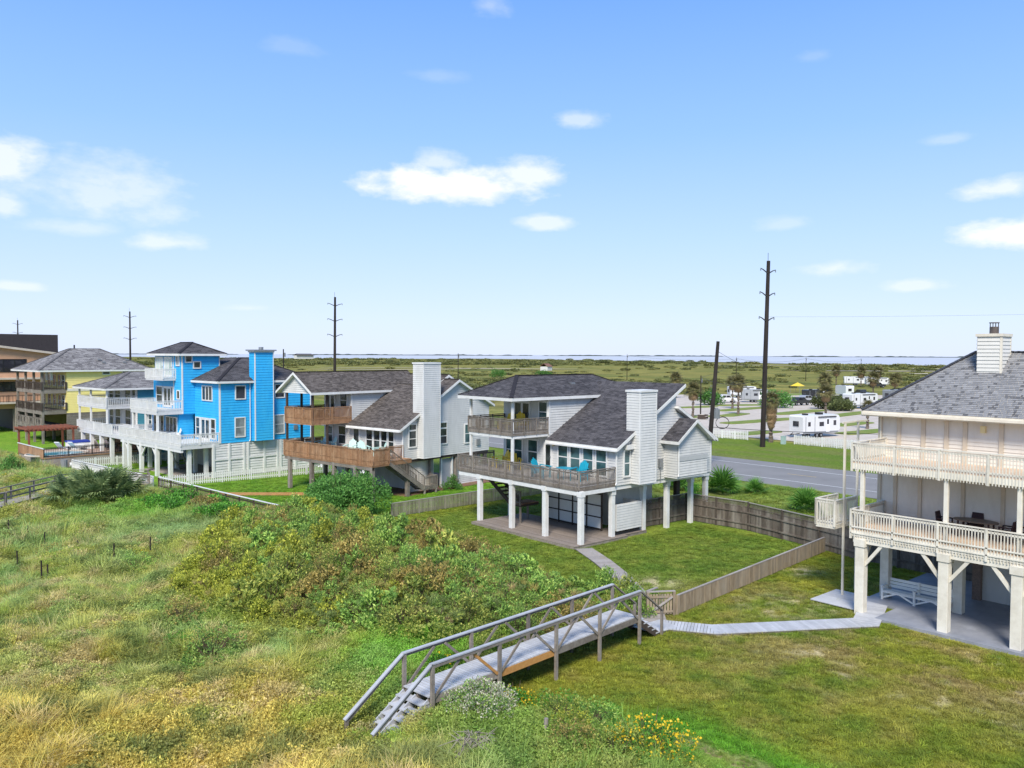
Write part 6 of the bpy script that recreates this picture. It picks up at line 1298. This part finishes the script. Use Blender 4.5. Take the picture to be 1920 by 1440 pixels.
leaf_mat('dead_palm_leaf', [(0,(.10,.06,.03)),(.5,(.22,.14,.07)),(1,(.36,.25,.14))], trans=.15); FR['dead'] = [frond_mesh('dead_frond','dead_palm_leaf',droop=.5)]
def fan_palm(label, loc, h, n=30, size=1.1, mt='palm_leaf', skirt=14, r=.2, name='fan_palm', group='palms', crown_h=0):
    T = thing(name, label, 'palm', loc, random.random()*6, group)
    if h > .3:
        m = MB(); k = 12; m.tube([(.04*math.sin(i*2),.03*math.cos(i*1.7),-.2+(h+.2)*i/k) for i in range(k+1)],[r*(1.25-.35*i/k+(.06 if i%2 else -.03)) for i in range(k+1)],9); m.build('trunk', M['trunk_bark'], T)
    g = random.Random(int(h*100)+n)
    for i in range(n):
        az = i*2.39996; el = R(78-118*(i/(n-1))**.85) if h > .3 else R(82-70*(i/(n-1)))
        o = obj('frond', g.choice(FR[mt]), T, (0,0,h+g.uniform(-.05,.1)), None, (size*g.uniform(.85,1.12),)*3); o.rotation_euler = (g.uniform(-.3,.3),-el,az)
    for i in range(skirt):
        o = obj('dead_frond', FR['dead'][0], T, (0,0,h-.15-(i/max(1,skirt))*crown_h), None, (size*g.uniform(.75,.95)*(1.25-.55*i/max(1,skirt) if crown_h else 1),)*3); o.rotation_euler = (g.uniform(-.2,.2),R(62+g.uniform(-10,18)),i*2.39996)
    return T
fan_palm('shaggy palm with a thick skirt of dead brown fronds by the roadside', (98.2,59.6,0), 5.6, 22, .95, 'dry_palm', skirt=130, r=.26, crown_h=2.9)
for lb, v, u, h, s, sk in (('fan palm beside the thin lamp pole',125.4,92.2,5.0,1.5,30),('slim fan palm left of the taller twin palm',153,102.2,5.6,1.4,18),('tall fan palm in front of the slim palm',138.2,91,6.1,1.5,30),('stubby fan palm between the pickup and the caravan',147.6,78.1,4.6,1.5,40),('half-dead short palm beside the picket fence end',128.2,60.8,3.6,.9,34),('dark palm in front of the far white caravan',302,146,5.5,2.0,20),('dark palm right of the far white caravan',305,141,5.8,2.0,20),('dark palm left of the far white caravan',318,164,5.5,2.0,20),('bushy palm below the far caravans',250,117,4.5,2.0,10),('palm behind the end-on caravan',240,106,4.8,1.9,12),('palm at the marsh edge left of the leaning pole',180,138,5.2,1.8,20),('round palm beside the yellow canopy',228,121,4.4,2.0,8)):
    fan_palm(lb, (v,u,.05), h, 24, s*.82, 'dry_palm', skirt=sk, r=.22)
for lb, v, u, s, n in (('bright green young palm behind the tall board fence',58.6,40.0,1.35,26),('small bright palm at the foot of the young palm',60.4,38.0,.9,16),('bright green palm clump near the cargo lift',56.3,31.2,1.1,22),('young palm under the bay of the white house',57.2,43.5,1.1,16)): fan_palm(lb, (v,u,.0), .0, n, s, 'bright_palm', 0, name='young_palm')
T = thing('palmetto_clump', 'large dark palmetto clump beside the old boardwalk', 'palmetto', (17.3,66.9,GH(17.3,66.9)), 0); g = random.Random(5)
for i in range(120):
    q = g.random()**.5*2.1; t = g.random()*6.28; el = R(g.uniform(12,80)); o = obj('frond', g.choice(FR['palm_leaf']), T, (q*math.cos(t)*1.15,q*math.sin(t)*1.15,g.uniform(.2,1.3)*(1.15-q/2.6)), None, (g.uniform(.9,1.35),)*3); o.rotation_euler = (g.uniform(-.4,.4),-el,t+g.uniform(-.7,.7))
for i in range(16):
    t = g.random()*6.28; o = obj('dead_frond', FR['dead'][0], T, (1.8*math.cos(t),1.8*math.sin(t),.45), None, (.9,)*3); o.rotation_euler = (0,R(35),t)
# bushes in the caravan park and at its edge
for lb, v, u, r, h in (('round dark bush behind the thin lamp pole',160.9,113.6,3.6,4.2),('dense green bush left of the black pickup',164.4,98.6,4.2,4.4),('dark bush right of the black pickup',169.2,90.0,3.2,3.4),('dark bush in front of the slide-out caravan',174.8,89.0,2.6,3.0),('dark bush behind the stubby palm',166,84.5,3.0,3.0),('bush half hidden by the cream house roof edge',190,80,3.2,3.2),('lone round bush in the marsh',270,318,5.0,4.8),('wide bush in the marsh right of the lone bush',285,300,5.2,4.6),('dark tree behind the grey house gable',98,148,3.0,5.0)):
    shrub(lb, (v,u,.05), r, h, 'myrtle_leaf' if r > 3.5 else 'marsh_leaf', int(r*10)%4, n=2600, leaf=.42, name='bush', cat='bush', group='bushes beyond the road')
# ------------------------------------------------------------------ scattered ground cover (geometry nodes instances)
def blade_tuft(n, h, spread, lean, w, seed, curve=.5):
    g = np.random.default_rng(seed); V, F, T = [], [], []
    for i in range(n):
        t = g.random()*6.28; q = spread*g.random()**.5; b = np.array([q*math.cos(t),q*math.sin(t),-.03]); a = t+g.normal()*.8; d = np.array([math.cos(a),math.sin(a),0]); hh = h*(.55+.6*g.random()); l = lean*(.4+g.random()); s = np.array([-math.sin(a),math.cos(a),0])*w
        m = b+d*hh*l*.4+np.array([0,0,hh*.6]); e = b+d*hh*l*(1+curve)+np.array([0,0,hh*(1-.18*l)]); k = len(V); V += [b-s,b+s,m+s*.8,m-s*.8,e]; tt = g.random(); F += [(k,k+1,k+2,k+3),(k+3,k+2,k+4,k+4)]; T += [tt,min(1,tt+.2)]
    m = bpy.data.meshes.new('tuft'); m.from_pydata([tuple(v) for v in V],[],[f if f[2] != f[3] else f[:3] for f in F]); m.attributes.new('tone','FLOAT','FACE').data.foreach_set('value',T); m.materials.append(M['tint_leaf']); return m
def proto_collection(name, meshes):
    c = bpy.data.collections.new(name)
    for i, m in enumerate(meshes):
        o = bpy.data.objects.new('%s_%02d' % (name,i), m); c.objects.link(o)
    return c
def scatter(name, P, rot, scl, idx, tint, coll):
    m = bpy.data.meshes.new(name); m.from_pydata(P.tolist(),[],[]); n = len(P)
    m.attributes.new('turn','FLOAT_VECTOR','POINT').data.foreach_set('vector', rot.astype(np.float32).ravel()); m.attributes.new('size','FLOAT_VECTOR','POINT').data.foreach_set('vector', scl.astype(np.float32).ravel())
    m.attributes.new('pick','INT','POINT').data.foreach_set('value', idx.astype(np.int32)); m.attributes.new('tint','FLOAT_COLOR','POINT').data.foreach_set('color', np.concatenate([tint,np.ones((n,1))],1).astype(np.float32).ravel())
    o = tag(obj(name, m), kind='stuff'); ng = bpy.data.node_groups.new(name+'_nodes','GeometryNodeTree'); ng.interface.new_socket('Geometry',in_out='INPUT',socket_type='NodeSocketGeometry'); ng.interface.new_socket('Geometry',in_out='OUTPUT',socket_type='NodeSocketGeometry')
    N = ng.nodes; L = ng.links; gi = N.new('NodeGroupInput'); go = N.new('NodeGroupOutput'); ip = N.new('GeometryNodeInstanceOnPoints'); ci = N.new('GeometryNodeCollectionInfo'); ci.inputs[0].default_value = coll; ci.inputs[1].default_value = True; ci.inputs[2].default_value = True
    def na(t, nm): q = N.new('GeometryNodeInputNamedAttribute'); q.data_type = t; q.inputs[0].default_value = nm; return q.outputs[0]
    er = N.new('FunctionNodeEulerToRotation'); L.new(na('FLOAT_VECTOR','turn'), er.inputs[0])
    L.new(gi.outputs[0], ip.inputs['Points']); L.new(ci.outputs[0], ip.inputs['Instance']); ip.inputs['Pick Instance'].default_value = True; L.new(na('INT','pick'), ip.inputs['Instance Index']); L.new(er.outputs[0], ip.inputs['Rotation']); L.new(na('FLOAT_VECTOR','size'), ip.inputs['Scale']); L.new(ip.outputs[0], go.inputs[0])
    md = o.modifiers.new('scatter','NODES'); md.node_group = ng; return o
_fw, _rt, _up = np.array(FW), np.array(RT), np.array(UP)
def in_view(v, u, z=0., mx=.2):
    d = np.stack([v,u,np.full_like(v,z)-CAMZ],-1); k = d@_fw; x = (d@_rt)/k*FPX/960; y = (d@_up)/k*FPX/720
    return (k > 1) & (np.abs(x) < 1+mx) & (y > -1-mx*1.6) & (y < 1), k
def tuft_tint(v, u, g):
    n1 = fbm(v/5,u/5,201,3); n2 = fbm(v/1.6,u/1.6,211,3); n3 = g.random(len(v)); n4 = fbm(v/.7,u/.7,221,2)
    gold, olive, sage, green, tan, dark = C3(.62,.47,.115), C3(.36,.375,.08), C3(.28,.40,.12), C3(.18,.40,.05), C3(.52,.40,.20), C3(.13,.175,.055)
    gw = np.clip(sstep(42,24,u)*sstep(16,8,v)*1.1+(n1-.5)*2.0-.06,0,1); c = mixc(np.broadcast_to(sage,(len(v),3)), np.broadcast_to(olive,(len(v),3)), sstep(.38,.6,n2)); c = mixc(c, np.broadcast_to(gold,(len(v),3)), gw*.85)
    c = mixc(c, np.broadcast_to(green,(len(v),3)), sstep(.56,.72,n1*.5+n2*.5)*.8*(1-gw*.5)); c = mixc(c, np.broadcast_to(tan,(len(v),3)), sstep(.58,.70,n4)*.7); c = mixc(c, np.broadcast_to(dark,(len(v),3)), sstep(.58,.72,1-n4)*.75)
    # lush spots: by the boardwalk, below the palmetto, the dune bank on the right
    for pv, pu, pr, cc, k in ((16.5,23.5,2.8,C3(.21,.44,.05),.85),(18.7,14.0,1.3,C3(.15,.48,.02),.95),(19.0,17.0,1.4,C3(.16,.44,.03),.9),(19.2,11.5,1.3,C3(.15,.48,.02),.95),(17.2,17.2,1.4,C3(.18,.36,.05),.7),(19,60,4.5,C3(.18,.40,.045),.8),(17.5,52,3.5,C3(.25,.37,.14),.8),(13.0,33,2.2,C3(.22,.40,.08),.5)):
        d = np.exp(-((v-pv)**2+(u-pu)**2)/pr**2)*k; c = mixc(c, np.broadcast_to(cc,(len(v),3)), np.clip(d*(.7+.6*n3),0,1))
    bk = sstep(20.2,19.0,u)*sstep(12.5,14.5,v); c = mixc(c, mixc(np.broadcast_to(C3(.13,.26,.04),(len(v),3)), np.broadcast_to(C3(.30,.36,.075),(len(v),3)), n4), bk*.8)
    return c*(.98+.45*n3)[:,None]
g = np.random.default_rng(31)
lc = lambda lobes, n, s, sd: np_mesh('weed', *leaf_cloud(lobes,n,s,sd,fill=.4), 'tint_leaf')
DUNE = proto_collection('dune_plant', [blade_tuft(64,.36,.22,.55,.009,1),blade_tuft(58,.48,.20,.8,.009,2),blade_tuft(52,.30,.26,1.0,.010,3),lc(dome(.34,.42,5,4),420,.052,4),lc([(0,0,.10,.42,.42,.18),(.2,.1,.1,.3,.3,.16)],420,.055,5),blade_tuft(30,.85,.16,.35,.007,6,.3)])
def dune_points(n, v0, v1, u0, u1):
    v = g.uniform(v0,v1,n); u = g.uniform(u0,u1,n); t = lawn_edge(u)-v; ok, k = in_view(v,u); keep = ok & (t+(fbm(v/.8,u/.8,15,2)-.5)*1.4 > -.1)
    keep &= g.random(n) < np.clip(38/np.maximum(k,1),.25,1)**1.3
    keep &= ~((np.abs(u-20.8) < .75) & (v > 12.6) & (v < 15.6)); keep &= ~((np.abs(u-20.8) < .8) & (v < 12.9) & (v > 10.8) & (g.random(n) < .75))
    keep &= ~(inside(v,u,TH) & (g.random(n) < .82))
    return v[keep], u[keep]
A = dune_points(76000,2,32,6,52); B = dune_points(40000,2,27,52,110); v = np.concatenate([A[0],B[0]]); u = np.concatenate([A[1],B[1]]); n = len(v)
z = height(v,u); tint = tuft_tint(v,u,g); n5 = fbm(v/2.2,u/2.2,231,3); r5 = g.random(n)
idx = np.where(n5 > .50, np.where(r5 < .50,3,np.where(r5 < .85,4,0)), np.where(r5 < .34,0,np.where(r5 < .52,1,np.where(r5 < .84,2,np.where(r5 < .97,3,5))))); bank = (u < 19) & (v > 17.6); bk2 = (u < 19.8) & (v > 13.6); idx = np.where(bk2 & (r5 < .8),3+(r5 < .4),idx)
s = (.65+.65*g.random(n))*np.where(bank,.55,1)*np.where(u > 52,1.25,1)*(.75+.6*fbm(v/4,u/4,241,2)); near = sstep(13.4,16.5,v)*np.exp(-((u-20.8)/1.6)**2); s = s*(1-.45*near)
edge = np.clip((lawn_edge(u)-v)/1.5,.35,1); s = s*edge
lean = g.normal(size=(n,2))*.16+np.array([.10,-.06]); turn = np.concatenate([lean,(g.random((n,1))*6.28)],1)
scatter('dune_grass', np.stack([v,u,z],1), turn, np.stack([s,s,s*(.8+.4*g.random(n))],1), idx, tint, DUNE)
# feathery shoots standing out of the thicket
nT = 3600; v = g.uniform(12.5,31,nT); u = g.uniform(22.5,50,nT); k = inside(v,u,TH); v, u = v[k], u[k]; n = len(v); n1 = fbm(v/2.6,u/2.6,301,3); r5 = g.random(n); lime = sstep(15.5,12.5,v-(u-28)*.30)
tn = mixc(np.broadcast_to(C3(.26,.27,.075),(n,3)), np.broadcast_to(C3(.46,.39,.12),(n,3)), sstep(.42,.64,n1)); tn = mixc(tn, np.broadcast_to(C3(.20,.28,.09),(n,3)), sstep(.55,.4,n1)*.8); tn = mixc(tn, np.broadcast_to(C3(.50,.53,.07),(n,3)), np.clip(lime,0,1)*.8*(r5 < .8)); tn = mixc(tn, np.broadcast_to(C3(.42,.30,.15),(n,3)), (r5 > .9)*.8)
s = .4+.4*g.random(n); scatter('thicket_shoots', np.stack([v,u,height(v,u)+g.uniform(.25,.85,n)],1), np.concatenate([g.normal(size=(n,2))*.22,g.random((n,1))*6.28],1), np.stack([s,s,s],1), g.choice([0,2,3,3,1],n), tn*(.8+.4*g.random(n))[:,None], DUNE)
LAWN = proto_collection('lawn_clump', [blade_tuft(34,.07,.16,.7,.007,41),blade_tuft(30,.10,.17,.9,.008,42),blade_tuft(40,.05,.20,.6,.006,43)])
nL = 170000; v = g.uniform(17,47,nL); u = g.uniform(5,72,nL); ok, k = in_view(v,u); keep = ok & (lawn_mask(v,u) > .5) & (g.random(nL) < np.clip(30/np.maximum(k,1),.1,1)**1.2)
bare = fbm(v/.35,u/.35,41,3); gcl = lawn_col(v,u); keep &= ~(gcl[:,0] > .33)
foot = ((v > 35.2) & (u > 4.6) & (u < 16.2)) | ((v > 37.6) & (u > 4.6) & (u < 18)) | ((v > 34.8) & (v < 49) & (u > 34) & (u < 43.7)) | ((v > 46.5) & (u < 36))
keep &= ~foot; v, u = v[keep], u[keep]; n = len(v); gcl = gcl[keep]*(.72+.62*g.random(n))[:,None]*1.05
s = .8+.7*g.random(n); scatter('lawn_grass', np.stack([v,u,height(v,u)],1), np.stack([g.normal(size=n)*.1,g.normal(size=n)*.1,g.random(n)*6.28],1), np.stack([s,s,s*(.7+.7*g.random(n))],1), g.integers(0,3,n), gcl, LAWN)
# tall rough grass along the road verge and behind the fence
nL = 9000; v = g.uniform(47.8,65.4,nL); u = g.uniform(14,62,nL); ok, k = in_view(v,u); keep = ok & (fbm(v/3,u/3,251,3) > .42); v, u = v[keep], u[keep]; n = len(v); s = .45+.5*g.random(n)
scatter('verge_grass_tufts', np.stack([v,u,v*0],1), np.stack([g.normal(size=n)*.1,g.normal(size=n)*.1,g.random(n)*6.28],1), np.stack([s,s,s*.8],1), g.integers(0,3,n), mixc(np.broadcast_to(C3(.15,.30,.035),(n,3)), np.broadcast_to(C3(.33,.36,.075),(n,3)), fbm(v/2,u/2,255,3))*(.8+.4*g.random(n))[:,None], DUNE)
# marsh scrub out to the bay
MAR = proto_collection('marsh_scrub', [np_mesh('scrub', *leaf_cloud([(0,0,.35,1.2,1.2,.6),(.9,.3,.3,.9,.8,.5),(-.8,-.2,.3,.8,.9,.45)],260,.42,61,fill=.5), 'tint_leaf'),np_mesh('scrub', *leaf_cloud([(0,0,.5,.9,.9,.8),(.5,.5,.4,.7,.7,.6)],240,.36,62,fill=.5), 'tint_leaf')])
nM = 16000; a = np.radians(g.uniform(5,76,nM)); r = np.exp(g.uniform(np.log(150),np.log(1900),nM)); v = r*np.sin(a); u = r*np.cos(a); cl = fbm(v/70,u/45,261,4); cl2 = fbm(v/420+3,u/300,271,3)
keep = (v > 112) & (cl*.6+cl2*.4+g.random(nM)*.10 > .63) & ~((v < 252) & (v > 100) & (u < 150)); band = g.random(nM) < .03; keep |= band & (v > 255); keep &= r < np.interp(np.degrees(a),np.degrees(azs),rr)*.985
v, u, r = v[keep], u[keep], r[keep]; n = len(v); s = (.7+1.3*g.random(n)**2)*np.clip(r/420,.8,2.6)
scatter('marsh_shrubs', np.stack([v,u,height(v,u)],1), np.stack([v*0,v*0,g.random(n)*6.28],1), np.stack([s*1.7,s*1.7,s*.8],1), g.integers(0,2,n), mixc(np.broadcast_to(C3(.13,.15,.05),(n,3)), np.broadcast_to(C3(.27,.265,.085),(n,3)), g.random(n)), MAR)
